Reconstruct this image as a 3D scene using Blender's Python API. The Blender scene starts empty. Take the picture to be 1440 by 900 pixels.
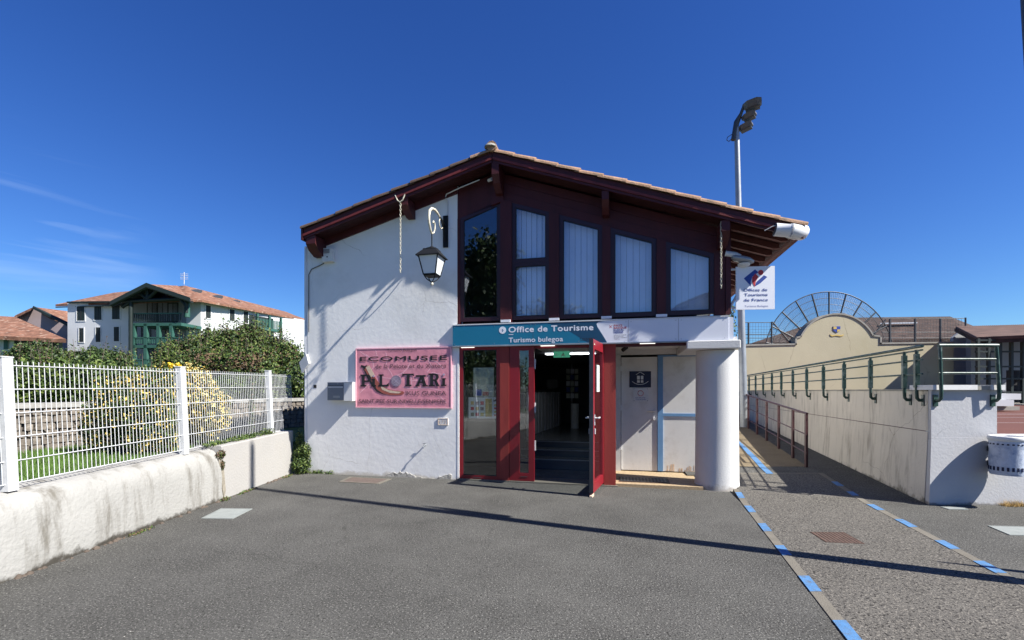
import bpy, bmesh, math, random
import numpy as np
from mathutils import Vector, Matrix
random.seed(7)
RNG = np.random.default_rng(7)
sc = bpy.context.scene
COL = sc.collection
# ------------------------------------------------------------------ camera
EYE = 1.57
F, CU, CV = 660.0, 720.0, 550.0
cam_d = bpy.data.cameras.new('camera'); cam = bpy.data.objects.new('camera', cam_d); COL.objects.link(cam)
cam_d.sensor_width = 36; cam_d.lens = 36 * F / 1440; cam_d.shift_y = 100 / 1440
cam_d.clip_start = 0.05; cam_d.clip_end = 4000
cam.location = (0, 0, EYE); cam.rotation_euler = (math.radians(90), 0, 0)
sc.camera = cam
# ------------------------------------------------------------------ light
SUN_EL, SUN_AZ = math.radians(43.5), math.radians(-24)      # azimuth measured from +X
sv = Vector((math.cos(SUN_AZ) * math.cos(SUN_EL), math.sin(SUN_AZ) * math.cos(SUN_EL), math.sin(SUN_EL)))
sd = bpy.data.lights.new('sun', 'SUN'); so = bpy.data.objects.new('sun', sd); COL.objects.link(so)
sd.energy = 5.0; sd.angle = math.radians(0.5); sd.color = (1.0, 0.955, 0.88)
so.rotation_euler = sv.to_track_quat('Z', 'Y').to_euler(); so.location = (20, -10, 20)
w = bpy.data.worlds.new('World'); sc.world = w; w.use_nodes = True
nt = w.node_tree; nt.nodes.clear()
def N(nt, t, **k):
    n = nt.nodes.new(t)
    for a, b in k.items(): setattr(n, a, b)
    return n
sky = N(nt, 'ShaderNodeTexSky', sky_type='NISHITA', sun_disc=False)
sky.sun_elevation = SUN_EL; sky.sun_rotation = math.pi / 2 - SUN_AZ
sky.air_density = 1.0; sky.dust_density = 0.25; sky.ozone_density = 3.2; sky.altitude = 100
hs = N(nt, 'ShaderNodeHueSaturation'); hs.inputs['Saturation'].default_value = 1.25; hs.inputs['Hue'].default_value = .52
bg = N(nt, 'ShaderNodeBackground'); bg.inputs['Strength'].default_value = 0.063
out = N(nt, 'ShaderNodeOutputWorld')
tc = N(nt, 'ShaderNodeTexCoord')
mp = N(nt, 'ShaderNodeMapping'); mp.inputs['Scale'].default_value = (1.3, 1.3, 13); mp.inputs['Rotation'].default_value = (0.05, -0.16, 0.0)
nz = N(nt, 'ShaderNodeTexNoise'); nz.inputs['Scale'].default_value = 1.35; nz.inputs['Detail'].default_value = 7; nz.inputs['Distortion'].default_value = .35
cr = N(nt, 'ShaderNodeValToRGB'); cr.color_ramp.elements[0].position = .50; cr.color_ramp.elements[1].position = .80
dt = N(nt, 'ShaderNodeVectorMath', operation='DOT_PRODUCT')
cd = Vector((-1.06, 1.0, .30)).normalized(); dt.inputs[1].default_value = cd
dr = N(nt, 'ShaderNodeMapRange', interpolation_type='SMOOTHSTEP'); dr.inputs[1].default_value = .982; dr.inputs[2].default_value = .999
mu = N(nt, 'ShaderNodeMath', operation='MULTIPLY'); mu2 = N(nt, 'ShaderNodeMath', operation='MULTIPLY'); mu2.inputs[1].default_value = .6
mx = N(nt, 'ShaderNodeMix', data_type='RGBA'); mx.inputs[7].default_value = (5.0, 6.4, 8.6, 1)
L = nt.links.new
L(sky.outputs[0], hs.inputs['Color']); L(tc.outputs['Generated'], mp.inputs[0]); L(mp.outputs[0], nz.inputs[0]); L(nz.outputs[0], cr.inputs[0])
nrm = N(nt, 'ShaderNodeVectorMath', operation='NORMALIZE'); L(tc.outputs['Generated'], nrm.inputs[0]); L(nrm.outputs[0], dt.inputs[0])
L(dt.outputs['Value'], dr.inputs[0]); L(cr.outputs[0], mu.inputs[0]); L(dr.outputs[0], mu.inputs[1]); L(mu.outputs[0], mu2.inputs[0])
L(mu2.outputs[0], mx.inputs[0]); tn = N(nt, 'ShaderNodeMix', data_type='RGBA', blend_type='MULTIPLY'); tn.inputs[0].default_value = 1; tn.inputs[7].default_value = (.58, .86, 1.02, 1); L(hs.outputs[0], tn.inputs[6]); L(tn.outputs[2], mx.inputs[6]); L(mx.outputs[2], bg.inputs[0]); L(bg.outputs[0], out.inputs[0])
sc.view_settings.view_transform = 'Standard'; sc.view_settings.look = 'None'
sc.view_settings.exposure = 1.15; sc.view_settings.gamma = 1; sc.view_settings.use_curve_mapping = False
# ------------------------------------------------------------------ materials
MATS = {}
def mat(name, col, rough=.7, var=.12, vs=3.0, bump=0.0, bs=60.0, spec=.4, metal=0.0, dirt=None, dirt_amt=0.0, dirt_s=1.5, streak=False,
        speck=None, speck_s=120.0, speck_t=.62, speck2=None, emis=0, stretch=None, foot=None, cracks=None):
    if name in MATS: return MATS[name]
    m = bpy.data.materials.new(name); m.use_nodes = True; t = m.node_tree; l = t.links.new
    b = t.nodes['Principled BSDF']
    b.inputs['Roughness'].default_value = rough; b.inputs['Specular IOR Level'].default_value = spec; b.inputs['Metallic'].default_value = metal
    g = N(t, 'ShaderNodeNewGeometry')
    pos = g.outputs['Position']
    if stretch:
        ms = N(t, 'ShaderNodeMapping'); ms.inputs['Scale'].default_value = stretch; l(pos, ms.inputs[0]); vpos = ms.outputs[0]
    else: vpos = pos
    n1 = N(t, 'ShaderNodeTexNoise'); n1.inputs['Scale'].default_value = vs; n1.inputs['Detail'].default_value = 8; n1.inputs['Roughness'].default_value = .62
    l(vpos, n1.inputs[0])
    mr = N(t, 'ShaderNodeMapRange'); mr.inputs[1].default_value = .25; mr.inputs[2].default_value = .75
    mr.inputs[3].default_value = 1 - var; mr.inputs[4].default_value = 1 + var; l(n1.outputs[0], mr.inputs[0])
    vm = N(t, 'ShaderNodeVectorMath', operation='SCALE'); vm.inputs[0].default_value = col[:3]; l(mr.outputs[0], vm.inputs['Scale'])
    cur = vm.outputs[0]
    if dirt:
        md = N(t, 'ShaderNodeMapping'); md.inputs['Scale'].default_value = (1, 1, .16) if streak else (1, 1, 1); l(pos, md.inputs[0])
        n2 = N(t, 'ShaderNodeTexNoise'); n2.inputs['Scale'].default_value = dirt_s * (4 if streak else 1); n2.inputs['Detail'].default_value = 9; n2.inputs['Roughness'].default_value = .68
        l(md.outputs[0], n2.inputs[0])
        r2 = N(t, 'ShaderNodeMapRange', interpolation_type='SMOOTHSTEP'); r2.inputs[1].default_value = .47; r2.inputs[2].default_value = .72; r2.inputs[4].default_value = dirt_amt
        l(n2.outputs[0], r2.inputs[0])
        x = N(t, 'ShaderNodeMix', data_type='RGBA'); x.inputs[7].default_value = (*dirt, 1); l(r2.outputs[0], x.inputs[0]); l(cur, x.inputs[6]); cur = x.outputs[2]
    if speck:
        for (sp, ss, th) in [(speck, speck_s, speck_t)] + ([speck2] if speck2 else []):
            n3 = N(t, 'ShaderNodeTexNoise'); n3.inputs['Scale'].default_value = ss; n3.inputs['Detail'].default_value = 2; n3.inputs['Roughness'].default_value = .6; l(pos, n3.inputs[0])
            r3 = N(t, 'ShaderNodeMapRange'); r3.inputs[1].default_value = th; r3.inputs[2].default_value = th + .06; l(n3.outputs[0], r3.inputs[0])
            x = N(t, 'ShaderNodeMix', data_type='RGBA'); x.inputs[7].default_value = (*sp, 1); l(r3.outputs[0], x.inputs[0]); l(cur, x.inputs[6]); cur = x.outputs[2]
    if foot:                                             # splash dirt and moss along the foot: (height, colour, amount)
        sx = N(t, 'ShaderNodeSeparateXYZ'); l(pos, sx.inputs[0])
        n5 = N(t, 'ShaderNodeTexNoise'); n5.inputs['Scale'].default_value = 3.5; n5.inputs['Detail'].default_value = 8; n5.inputs['Roughness'].default_value = .7; l(pos, n5.inputs[0])
        m5 = N(t, 'ShaderNodeMath', operation='MULTIPLY_ADD'); m5.inputs[1].default_value = -foot[0] * 3.2; l(n5.outputs[0], m5.inputs[0]); l(sx.outputs[2], m5.inputs[2])
        r5 = N(t, 'ShaderNodeMapRange', interpolation_type='SMOOTHSTEP'); r5.inputs[1].default_value = -foot[0] * 1.45; r5.inputs[2].default_value = -foot[0] * .75; r5.inputs[3].default_value = foot[2]; r5.inputs[4].default_value = 0; l(m5.outputs[0], r5.inputs[0])
        x = N(t, 'ShaderNodeMix', data_type='RGBA'); x.inputs[7].default_value = (*foot[1], 1); l(r5.outputs[0], x.inputs[0]); l(cur, x.inputs[6]); cur = x.outputs[2]
    if cracks:                                           # (scale, width, colour)
        n6 = N(t, 'ShaderNodeTexNoise'); n6.inputs['Scale'].default_value = 2.5; n6.inputs['Detail'].default_value = 5; l(pos, n6.inputs[0])
        a6 = N(t, 'ShaderNodeMix', data_type='RGBA'); a6.inputs[0].default_value = .22; l(pos, a6.inputs[6]); l(n6.outputs[1], a6.inputs[7])
        v6 = N(t, 'ShaderNodeTexVoronoi', feature='DISTANCE_TO_EDGE'); v6.inputs['Scale'].default_value = cracks[0]; l(a6.outputs[2], v6.inputs[0])
        r6 = N(t, 'ShaderNodeMapRange'); r6.inputs[1].default_value = 0; r6.inputs[2].default_value = cracks[1]; r6.inputs[3].default_value = 1; r6.inputs[4].default_value = 0; l(v6.outputs[0], r6.inputs[0])
        n7 = N(t, 'ShaderNodeTexNoise'); n7.inputs['Scale'].default_value = .7; l(pos, n7.inputs[0])
        r7 = N(t, 'ShaderNodeMapRange'); r7.inputs[1].default_value = .5; r7.inputs[2].default_value = .62; r7.inputs[4].default_value = cracks[3]; l(n7.outputs[0], r7.inputs[0])
        m7 = N(t, 'ShaderNodeMath', operation='MULTIPLY'); l(r6.outputs[0], m7.inputs[0]); l(r7.outputs[0], m7.inputs[1])
        x = N(t, 'ShaderNodeMix', data_type='RGBA'); x.inputs[7].default_value = (*cracks[2], 1); l(m7.outputs[0], x.inputs[0]); l(cur, x.inputs[6]); cur = x.outputs[2]
    l(cur, b.inputs['Base Color'])
    if bump:
        n4 = N(t, 'ShaderNodeTexNoise'); n4.inputs['Scale'].default_value = bs; n4.inputs['Detail'].default_value = 6; l(pos, n4.inputs[0])
        bp = N(t, 'ShaderNodeBump'); bp.inputs['Strength'].default_value = min(1, bump); bp.inputs['Distance'].default_value = .01 if bs > 20 else .03; l(n4.outputs[0], bp.inputs['Height']); l(bp.outputs[0], b.inputs['Normal'])
    if emis:
        b.inputs['Emission Color'].default_value = (*col[:3], 1); b.inputs['Emission Strength'].default_value = emis
    MATS[name] = m; return m
def glass_mat(name, tint=(.8, .85, .88), boost=.06):
    m = bpy.data.materials.new(name); m.use_nodes = True; t = m.node_tree; t.nodes.clear(); l = t.links.new
    o = N(t, 'ShaderNodeOutputMaterial'); tr = N(t, 'ShaderNodeBsdfTransparent'); tr.inputs[0].default_value = (*tint, 1)
    gl = N(t, 'ShaderNodeBsdfGlossy'); gl.inputs['Roughness'].default_value = .012; gl.inputs[0].default_value = (.95, .97, 1, 1)
    lw_ = N(t, 'ShaderNodeLayerWeight'); lw_.inputs[0].default_value = .5
    fr = N(t, 'ShaderNodeMath', operation='POWER'); fr.inputs[1].default_value = 5; l(lw_.outputs['Facing'], fr.inputs[0])
    ad = N(t, 'ShaderNodeMath', operation='MULTIPLY_ADD'); ad.inputs[1].default_value = .9; ad.inputs[2].default_value = boost
    g = N(t, 'ShaderNodeNewGeometry'); n1 = N(t, 'ShaderNodeTexNoise'); n1.inputs['Scale'].default_value = 1.4; l(g.outputs['Position'], n1.inputs[0])
    bp = N(t, 'ShaderNodeBump'); bp.inputs['Strength'].default_value = .05; bp.inputs['Distance'].default_value = .05; l(n1.outputs[0], bp.inputs['Height']); l(bp.outputs[0], gl.inputs['Normal'])
    mxs = N(t, 'ShaderNodeMixShader'); l(fr.outputs[0], ad.inputs[0]); l(ad.outputs[0], mxs.inputs[0]); l(tr.outputs[0], mxs.inputs[1]); l(gl.outputs[0], mxs.inputs[2]); l(mxs.outputs[0], o.inputs[0])
    MATS[name] = m; return m
M_stucco = mat('white_stucco', (.76, .76, .75), .85, .05, 1.3, .10, 14, .2, dirt=(.40, .38, .34), dirt_amt=.28, dirt_s=.9, foot=(.10, (.42, .37, .28), .6), cracks=(.9, .003, (.30, .28, .25), .8))
M_column = mat('column_stucco', (.55, .55, .54), .85, .04, 2, .4, 50, .2, dirt=(.45, .43, .4), dirt_amt=.15, foot=(.12, (.25, .23, .20), .75))
M_garden_wall = mat('weathered_stucco', (.30, .296, .28), .9, .14, 1.0, .9, 28, .2, dirt=(.11, .10, .08), dirt_amt=.85, dirt_s=1.1, streak=True, foot=(.085, (.045, .040, .032), .95))
M_ramp_wall = mat('ramp_concrete', (.56, .52, .45), .9, .08, 1.2, .6, 30, .2, dirt=(.17, .15, .125), dirt_amt=.6, dirt_s=1.6, streak=True, foot=(.16, (.09, .085, .065), .8), cracks=(.5, .0022, (.22, .19, .16), .8))
M_ramp_front = mat('painted_render', (.41, .415, .43), .85, .05, 1.3, .35, 30, .2, dirt=(.44, .42, .40), dirt_amt=.25, dirt_s=1.3, foot=(.05, (.12, .11, .10), .8), cracks=(1.1, .005, (.2, .2, .2), .9))
M_asphalt = mat('asphalt', (.071, .070, .065), .92, .30, 1.3, 1, 80, .2, speck=(.19, .185, .17), speck_s=70, speck_t=.575, speck2=((.022, .021, .019), 52, .59), dirt=(.100, .098, .091), dirt_amt=.75, dirt_s=.4, cracks=(.45, .0035, (.025, .024, .022), .55))
M_path = mat('exposed_aggregate', (.098, .092, .082), .92, .16, 1.6, 1, 90, .2, speck=(.20, .185, .16), speck_s=62, speck_t=.55, speck2=((.028, .026, .024), 45, .56))
M_slab = mat('brown_concrete', (.16, .125, .078), .92, .24, 2.2, .8, 90, .2, speck=(.24, .20, .14), speck_s=70, speck_t=.58, speck2=((.07, .06, .05), 60, .60))
M_strip = mat('concrete_strip', (.15, .138, .115), .92, .18, 5, .5, 90, .2)
M_blue = mat('blue_marking_paint', (.070, .180, .36), .75, .18, 14, .3, 120, .3, dirt=(.10, .10, .095), dirt_amt=.9, dirt_s=16)
M_wood = mat('dark_red_timber', (.060, .0105, .0125), .55, .22, 6, .25, 50, .35, stretch=(1, 1, .2))
M_post = mat('oxblood_timber', (.23, .032, .026), .6, .18, 7, .3, 60, .35, stretch=(1, 1, .15))
M_door_red = mat('crimson_paint', (.20, .008, .016), .38, .06, 4, 0, 60, .5)
M_frame = mat('dark_window_frame', (.030, .007, .013), .4, .1, 4, 0, 60, .5)
M_tile_shaded = mat('shaded_clay_tile', (.11, .075, .06), .95, .35, 6, .8, 40, .2, dirt=(.05, .045, .035), dirt_amt=.7, dirt_s=6)  # darker tile copy: shade of the left slope put into its colour
M_tile = mat('clay_tile', (.33, .21, .14), .9, .35, 6, .8, 40, .2, dirt=(.13, .115, .085), dirt_amt=.8, dirt_s=5)
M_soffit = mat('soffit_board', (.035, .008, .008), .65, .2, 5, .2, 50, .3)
M_rafter = mat('rafter_timber', (.10, .032, .027), .65, .25, 6, .2, 50, .3)
M_whitemetal = mat('white_powder_coat', (.53, .54, .55), .45, .12, 9, 0, 60, .5)
M_white = mat('white_panel', (.70, .72, .78), .45, .03, 2, 0, 60, .5)
M_teal = mat('teal_print', (.008, .15, .26), .4, .05, 2, 0, 60, .5)
M_teal_dark = mat('dark_teal_print', (.008, .055, .115), .4, .05, 2, 0, 60, .5)
M_ink = mat('black_ink', (.018, .018, .02), .6, .1, 9)
M_ink2 = mat('grey_ink', (.10, .06, .07), .6, .1, 9)
M_pink = mat('pink_sheet', (.64, .25, .31), .5, .09, 5, .25, 8, .4, dirt=(.70, .33, .38), dirt_amt=.5, dirt_s=7)
M_pinkline = mat('pale_pink_print', (.80, .44, .50), .6, .05)
M_brownprint = mat('brown_print', (.33, .09, .07), .6, .2, 30)
M_cream = mat('cream_print', (.62, .48, .36), .6, .2, 30)
M_greyball = mat('grey_ball_print', (.40, .33, .42), .6, .35, 60)
M_glass = glass_mat('window_glass', (.93, .95, .97), .09)
M_glass_low = glass_mat('shopfront_glass', (.86, .88, .88), .075)
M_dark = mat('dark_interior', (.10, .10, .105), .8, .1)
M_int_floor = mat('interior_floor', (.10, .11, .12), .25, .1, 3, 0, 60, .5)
M_blind = mat('blind_fabric', (.72, .76, .84), .85, .04, 3)
M_lamp_black = mat('black_iron', (.010, .011, .013), .6, .15, 9, .2, 80, .2)
M_lamp_white = mat('peeling_white_iron', (.55, .52, .42), .7, .25, 30, .6, 90, .3, dirt=(.12, .10, .08), dirt_amt=.6, dirt_s=25)
M_opal = mat('opal_glass', (.62, .66, .70), .3, .05, 4, 0, 60, .5)
M_steel = mat('galvanised_steel', (.30, .32, .34), .45, .18, 4, .1, 40, .5, metal=.45)
M_darksteel = mat('dark_steel', (.06, .065, .07), .5, .2, 5, 0, 40, .5, metal=.3)
M_mail = mat('grey_letterbox_paint', (.17, .19, .22), .45, .05, 5)
M_plastic = mat('white_plastic', (.60, .61, .62), .4, .08, 5)
M_pvc = mat('white_pvc', (.66, .67, .69), .35, .08, 3, 0, 60, .5)
M_green = mat('green_paint', (.010, .042, .030), .45, .25, 9, .2, 60, .5, dirt=(.30, .34, .33), dirt_amt=.45, dirt_s=8)
M_ramprail = mat('burgundy_rail_paint', (.045, .010, .013), .5, .25, 9, .2, 60, .5)
M_fronton = mat('cream_render', (.41, .37, .26), .9, .06, .7, .3, 20, .2, dirt=(.34, .30, .18), dirt_amt=.4, dirt_s=.4, cracks=(.25, .004, (.22, .19, .13), .9))
M_coping = mat('grey_coping', (.26, .25, .22), .9, .2, 4)
M_court = mat('red_court_surface', (.115, .048, .037), .85, .12, .8, .3, 80, .2)
M_line = mat('white_line_paint', (.33, .28, .26), .8, .15, 5)
M_roof_far = mat('orange_roof_tiles', (.20, .100, .066), .9, .55, 1.7, .8, 6, .2, dirt=(.085, .050, .038), dirt_amt=.9, dirt_s=1.3, speck=(.30, .20, .15), speck_s=1.9, speck_t=.58)
M_roof_brown = mat('brown_roof_tiles', (.050, .034, .028), .9, .5, 1.5, .8, 6, .2, dirt=(.10, .060, .045), dirt_amt=.6, dirt_s=1.5)
M_farwall = mat('far_white_wall', (.50, .515, .53), .9, .05, .5, 0, 30, .2, dirt=(.45, .45, .46), dirt_amt=.3, dirt_s=.3)
M_pinkwall = mat('pinkish_wall', (.30, .24, .24), .9, .1, .5)
M_greywall = mat('grey_render', (.20, .215, .24), .9, .06, .6)
M_shutter = mat('dark_green_timber', (.010, .019, .018), .6, .2, 3)
M_balcony = mat('balcony_green', (.030, .095, .075), .6, .15, 3)
M_stone = mat('rubble_stone', (.155, .135, .115), .95, .35, 6, 1, 14, .2, dirt=(.35, .31, .26), dirt_amt=.6, dirt_s=8)
M_mortar = mat('old_mortar', (.11, .10, .09), .95, .25, 8, .8, 30, .2)
M_lawn = mat('lawn_soil', (.05, .09, .02), .95, .4, 3, .6, 30)
M_blade = mat('grass_blade', (.075, .14, .025), .8, .4, 5)
M_leafd = mat('dark_leaf', (.028, .050, .016), .55, .35, 2.5, spec=.35)
M_leafm = mat('green_leaf', (.060, .100, .022), .55, .35, 2.5, spec=.35)
M_leafl = mat('light_leaf', (.115, .150, .035), .6, .3, 2.5, spec=.3)
M_leafy = mat('yellow_variegated_leaf', (.55, .40, .10), .6, .35, 3, spec=.3)
M_leafc = mat('cream_variegated_leaf', (.52, .44, .20), .6, .35, 3, spec=.3)
M_leafb = mat('brown_dead_leaf', (.13, .085, .055), .85, .35, 2.5, spec=.2)
M_flood = mat('floodlight_grey', (.10, .105, .11), .5, .2, 5, 0, 40, .5, metal=.2)
M_bark = mat('bark', (.09, .07, .055), .9, .3, 8, .8, 30)
M_mosaic = mat('blue_glazed_mosaic', (.50, .55, .63), .35, .12, 20, .3, 60, .5, dirt=(.13, .20, .36), dirt_amt=.75, dirt_s=9)
M_cover = mat('pale_cover_plate', (.24, .26, .25), .7, .15, 8, .4, 120)
M_rust = mat('rusty_iron', (.10, .060, .045), .8, .25, 12, .6, 90)
M_tilefloor = mat('sandy_floor', (.34, .255, .155), .85, .3, 25, .4, 80)
M_doorw = mat('off_white_door_paint', (.66, .655, .64), .6, .06, 2, .1, 30, .3, dirt=(.34, .31, .27), dirt_amt=.35, dirt_s=3)
M_bluetrim = mat('blue_door_trim', (.13, .27, .48), .6, .1, 5)
M_navy = mat('navy_plate', (.008, .012, .045), .4, .1)
M_red = mat('red_print', (.45, .03, .04), .5, .05)
M_bluep = mat('royal_blue_print', (.02, .055, .28), .5, .05)
M_yellowp = mat('ochre_print', (.50, .36, .10), .6, .1)
M_paper = mat('paper', (.58, .60, .56), .7, .08, 14)
M_map = mat('map_print', (.46, .47, .36), .7, .35, 14, dirt=(.20, .30, .36), dirt_amt=.6, dirt_s=16)
M_counter = mat('counter_white', (.72, .75, .80), .5, .1)
M_led = mat('lit_lamp', (1, .95, .85), .5, 0, emis=.75)
M_bloom = mat('dry_straw', (.42, .28, .10), .9, .3, 20)
# ------------------------------------------------------------------ builders
class Fr:
    """upright wall plane: s runs along it, t stands out of it towards the street, z is up"""
    def __init__(s, ox, oy, dx, dy, flip=False):
        l = math.hypot(dx, dy); s.o = (ox, oy); s.d = (dx / l, dy / l)
        n = (-s.d[1], s.d[0])
        if n[0] * ox + n[1] * oy > 0: n = (-n[0], -n[1])
        if flip: n = (-n[0], -n[1])
        s.n = n
    def w(s, a, z, t=0): return Vector((s.o[0] + s.d[0] * a + s.n[0] * t, s.o[1] + s.d[1] * a + s.n[1] * t, z))
    def pt(s, u, v, t=0):
        a = (u - CU) / F; ox = s.o[0] + s.n[0] * t; oy = s.o[1] + s.n[1] * t
        q = (a * oy - ox) / (s.d[0] - a * s.d[1]); Y = oy + q * s.d[1]
        return q, EYE + (CV - v) / F * Y
    def q(s, u, t=0): return s.pt(u, 0, t)[0]
W = Fr(0, 1, 1, 0)                                     # world axes: s = x
def wxyz(x, y, z): return Vector((x, y, z))
def gp(u, v, z=0.0):                                    # point of the level z seen at u, v
    Y = (EYE - z) * F / (v - CV); return Vector(((u - CU) / F * Y, Y, z))
def P(u, v, Y): return Vector(((u - CU) / F * Y, Y, EYE + (CV - v) / F * Y))
class MB:
    def __init__(s): s.v = []; s.f = []; s.mi = []; s.cur = 0; s.smooth = []; s.sm = False
    def add(s, vs, fs):
        b = len(s.v); s.v += [tuple(p) for p in vs]
        for f in fs: s.f.append(tuple(b + i for i in f)); s.mi.append(s.cur); s.smooth.append(s.sm)
        return s
    def box(s, a0, a1, z0, z1, t0, t1, fr=None):
        fr = fr or W
        vs = [fr.w(a, z, t) for t in (t0, t1) for z in (z0, z1) for a in (a0, a1)]
        return s.add(vs, [(0, 1, 3, 2), (4, 6, 7, 5), (0, 4, 5, 1), (2, 3, 7, 6), (0, 2, 6, 4), (1, 5, 7, 3)])
    def abox(s, x0, x1, y0, y1, z0, z1):
        vs = [(x, y, z) for y in (y0, y1) for z in (z0, z1) for x in (x0, x1)]
        return s.add(vs, [(0, 1, 3, 2), (4, 6, 7, 5), (0, 4, 5, 1), (2, 3, 7, 6), (0, 2, 6, 4), (1, 5, 7, 3)])
    def prism(s, poly, t0, t1, fr):
        n = len(poly); vs = [fr.w(a, z, t0) for a, z in poly] + [fr.w(a, z, t1) for a, z in poly]
        return s.add(vs, [tuple(range(n))[::-1], tuple(range(n, 2 * n))] + [(i, (i + 1) % n, n + (i + 1) % n, n + i) for i in range(n)])
    def ring(s, po, pi, t0, t1, fr):
        n = len(po); vs = [fr.w(a, z, t) for t in (t0, t1) for p in (po, pi) for a, z in p]; fs = []
        for i in range(n):
            j = (i + 1) % n
            fs += [(i, j, n + j, n + i), (2 * n + i, 3 * n + i, 3 * n + j, 2 * n + j), (i, 2 * n + i, 2 * n + j, j), (n + i, n + j, 3 * n + j, 3 * n + i)]
        return s.add(vs, fs)
    def slab(s, pts, dn):                              # polygon in space with thickness downwards
        n = len(pts); vs = [Vector(p) for p in pts] + [Vector(p) - Vector((0, 0, dn)) for p in pts]
        return s.add(vs, [tuple(range(n)), tuple(range(n, 2 * n))[::-1]] + [(i, n + i, n + (i + 1) % n, (i + 1) % n) for i in range(n)])
    def tube(s, pts, r, n=8, caps=True, up=None):
        pts = [Vector(p) for p in pts]; rs = r if isinstance(r, (list, tuple)) else [r] * len(pts)
        rings = []; prev = None
        for i, p in enumerate(pts):
            d = (pts[min(i + 1, len(pts) - 1)] - pts[max(i - 1, 0)]).normalized()
            if prev is None:
                a = Vector((0, 0, 1)) if abs(d.z) < .9 else Vector((1, 0, 0)); x = d.cross(a).normalized()
            else:
                x = (prev - d * prev.dot(d)).normalized()
            prev = x; y = d.cross(x)
            rings.append([p + (x * math.cos(2 * math.pi * k / n) + y * math.sin(2 * math.pi * k / n)) * rs[i] for k in range(n)])
        vs = [q for rg in rings for q in rg]; fs = []
        for i in range(len(pts) - 1):
            for k in range(n): fs.append((i * n + k, i * n + (k + 1) % n, (i + 1) * n + (k + 1) % n, (i + 1) * n + k))
        o = s.sm; s.sm = True; s.add(vs, fs); s.sm = o
        if caps: s.add(rings[0], [tuple(range(n))[::-1]]); s.add(rings[-1], [tuple(range(n))])
        return s
    def lathe(s, c, prof, n=16, caps=True):            # prof: (radius, height)
        c = Vector(c); vs = [c + Vector((r * math.cos(2 * math.pi * k / n), r * math.sin(2 * math.pi * k / n), h)) for r, h in prof for k in range(n)]
        fs = [(i * n + k, i * n + (k + 1) % n, (i + 1) * n + (k + 1) % n, (i + 1) * n + k) for i in range(len(prof) - 1) for k in range(n)]
        o = s.sm; s.sm = n > 6; s.add(vs, fs); s.sm = o
        if caps: s.add(vs[:n], [tuple(range(n))[::-1]]); s.add(vs[-n:], [tuple(range(n))])
        return s
    def disc(s, c, r, fr, t0, t1, n=24, sx=1):
        return s.prism([(c[0] + r * sx * math.cos(2 * math.pi * k / n), c[1] + r * math.sin(2 * math.pi * k / n)) for k in range(n)], t0, t1, fr)
    def build(s, name, m, parent=None, **k):
        me = bpy.data.meshes.new(name)
        V = np.array(s.v, dtype=float)
        if parent is None:
            org = np.array([(V[:, 0].min() + V[:, 0].max()) / 2, (V[:, 1].min() + V[:, 1].max()) / 2, V[:, 2].min()])
            loc = Vector(org)
        else:
            org = np.array(world_loc(parent)); loc = Vector((0, 0, 0))
        V = V - org
        me.from_pydata(V.tolist(), [], s.f)
        for mm in (m if isinstance(m, (list, tuple)) else [m]): me.materials.append(mm)
        me.polygons.foreach_set('material_index', s.mi)
        me.polygons.foreach_set('use_smooth', s.smooth)
        bm = bmesh.new(); bm.from_mesh(me); bmesh.ops.recalc_face_normals(bm, faces=bm.faces); bm.to_mesh(me); bm.free()
        o = bpy.data.objects.new(name, me); COL.objects.link(o); o.location = loc
        if parent is not None: o.parent = parent
        for a, b in k.items(): o[a] = b
        return o
def world_loc(o):
    v = Vector((0, 0, 0))
    while o is not None: v += o.location; o = o.parent
    return v
def tag(o, label, cat, group=None, kind=None):
    o['label'] = label; o['category'] = cat
    if group: o['group'] = group
    if kind: o['kind'] = kind
    return o
def empty(name, loc, label, cat, group=None):
    o = bpy.data.objects.new(name, None); COL.objects.link(o); o.location = loc; o.empty_display_size = .2
    return tag(o, label, cat, group)
def struct(mb, name, m):
    o = mb.build(name, m); o['kind'] = 'structure'; return o
def dup(o, loc, parent, rot=None):
    c = o.copy(); COL.objects.link(c); c.parent = parent; c.location = Vector(loc) - world_loc(parent)
    if rot is not None: c.rotation_euler = rot
    return c
def text(body, fr, a, z, t, h, m, parent, width=None, bold=0.0, align='LEFT', name='lettering', ext=.0015, sp=1.0):
    cu = bpy.data.curves.new('t', 'FONT'); cu.body = body; cu.size = 1; cu.space_character = sp * (1 + bold * 1.6); cu.resolution_u = 4
    o = bpy.data.objects.new('t', cu); COL.objects.link(o); bpy.context.view_layer.update()
    me = bpy.data.meshes.new_from_object(o); bpy.data.objects.remove(o); bpy.data.curves.remove(cu)
    n = len(me.vertices); co = np.empty(n * 3); me.vertices.foreach_get('co', co); co = co.reshape(-1, 3)
    k = h / .729
    x = co[:, 0] - co[:, 0].min(); kx = (width / x.max()) if width else k
    x = x * kx; y = co[:, 1] * k
    if align == 'CENTER': x -= x.max() / 2
    org = world_loc(parent); mb = MB(); fs0 = [tuple(p.vertices) for p in me.polygons]; bpy.data.meshes.remove(me)
    sh = [(0, 0, 0)] if bold == 0 else [(bold * dx * h, bold * dz * h, .0003 * k) for k, (dx, dz) in enumerate(((-1, 0), (1, 0), (0, .8), (0, -.8), (0, 0)))]
    for (dx, dz, dt_) in sh: mb.add([fr.w(a + x[i] + dx, z + y[i] + dz, t + dt_) - org for i in range(n)], fs0)
    me = bpy.data.meshes.new(name); me.from_pydata(mb.v, [], mb.f); me.materials.append(m); me.update()
    ob = bpy.data.objects.new(name, me); COL.objects.link(ob); ob.parent = parent
    return ob
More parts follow.
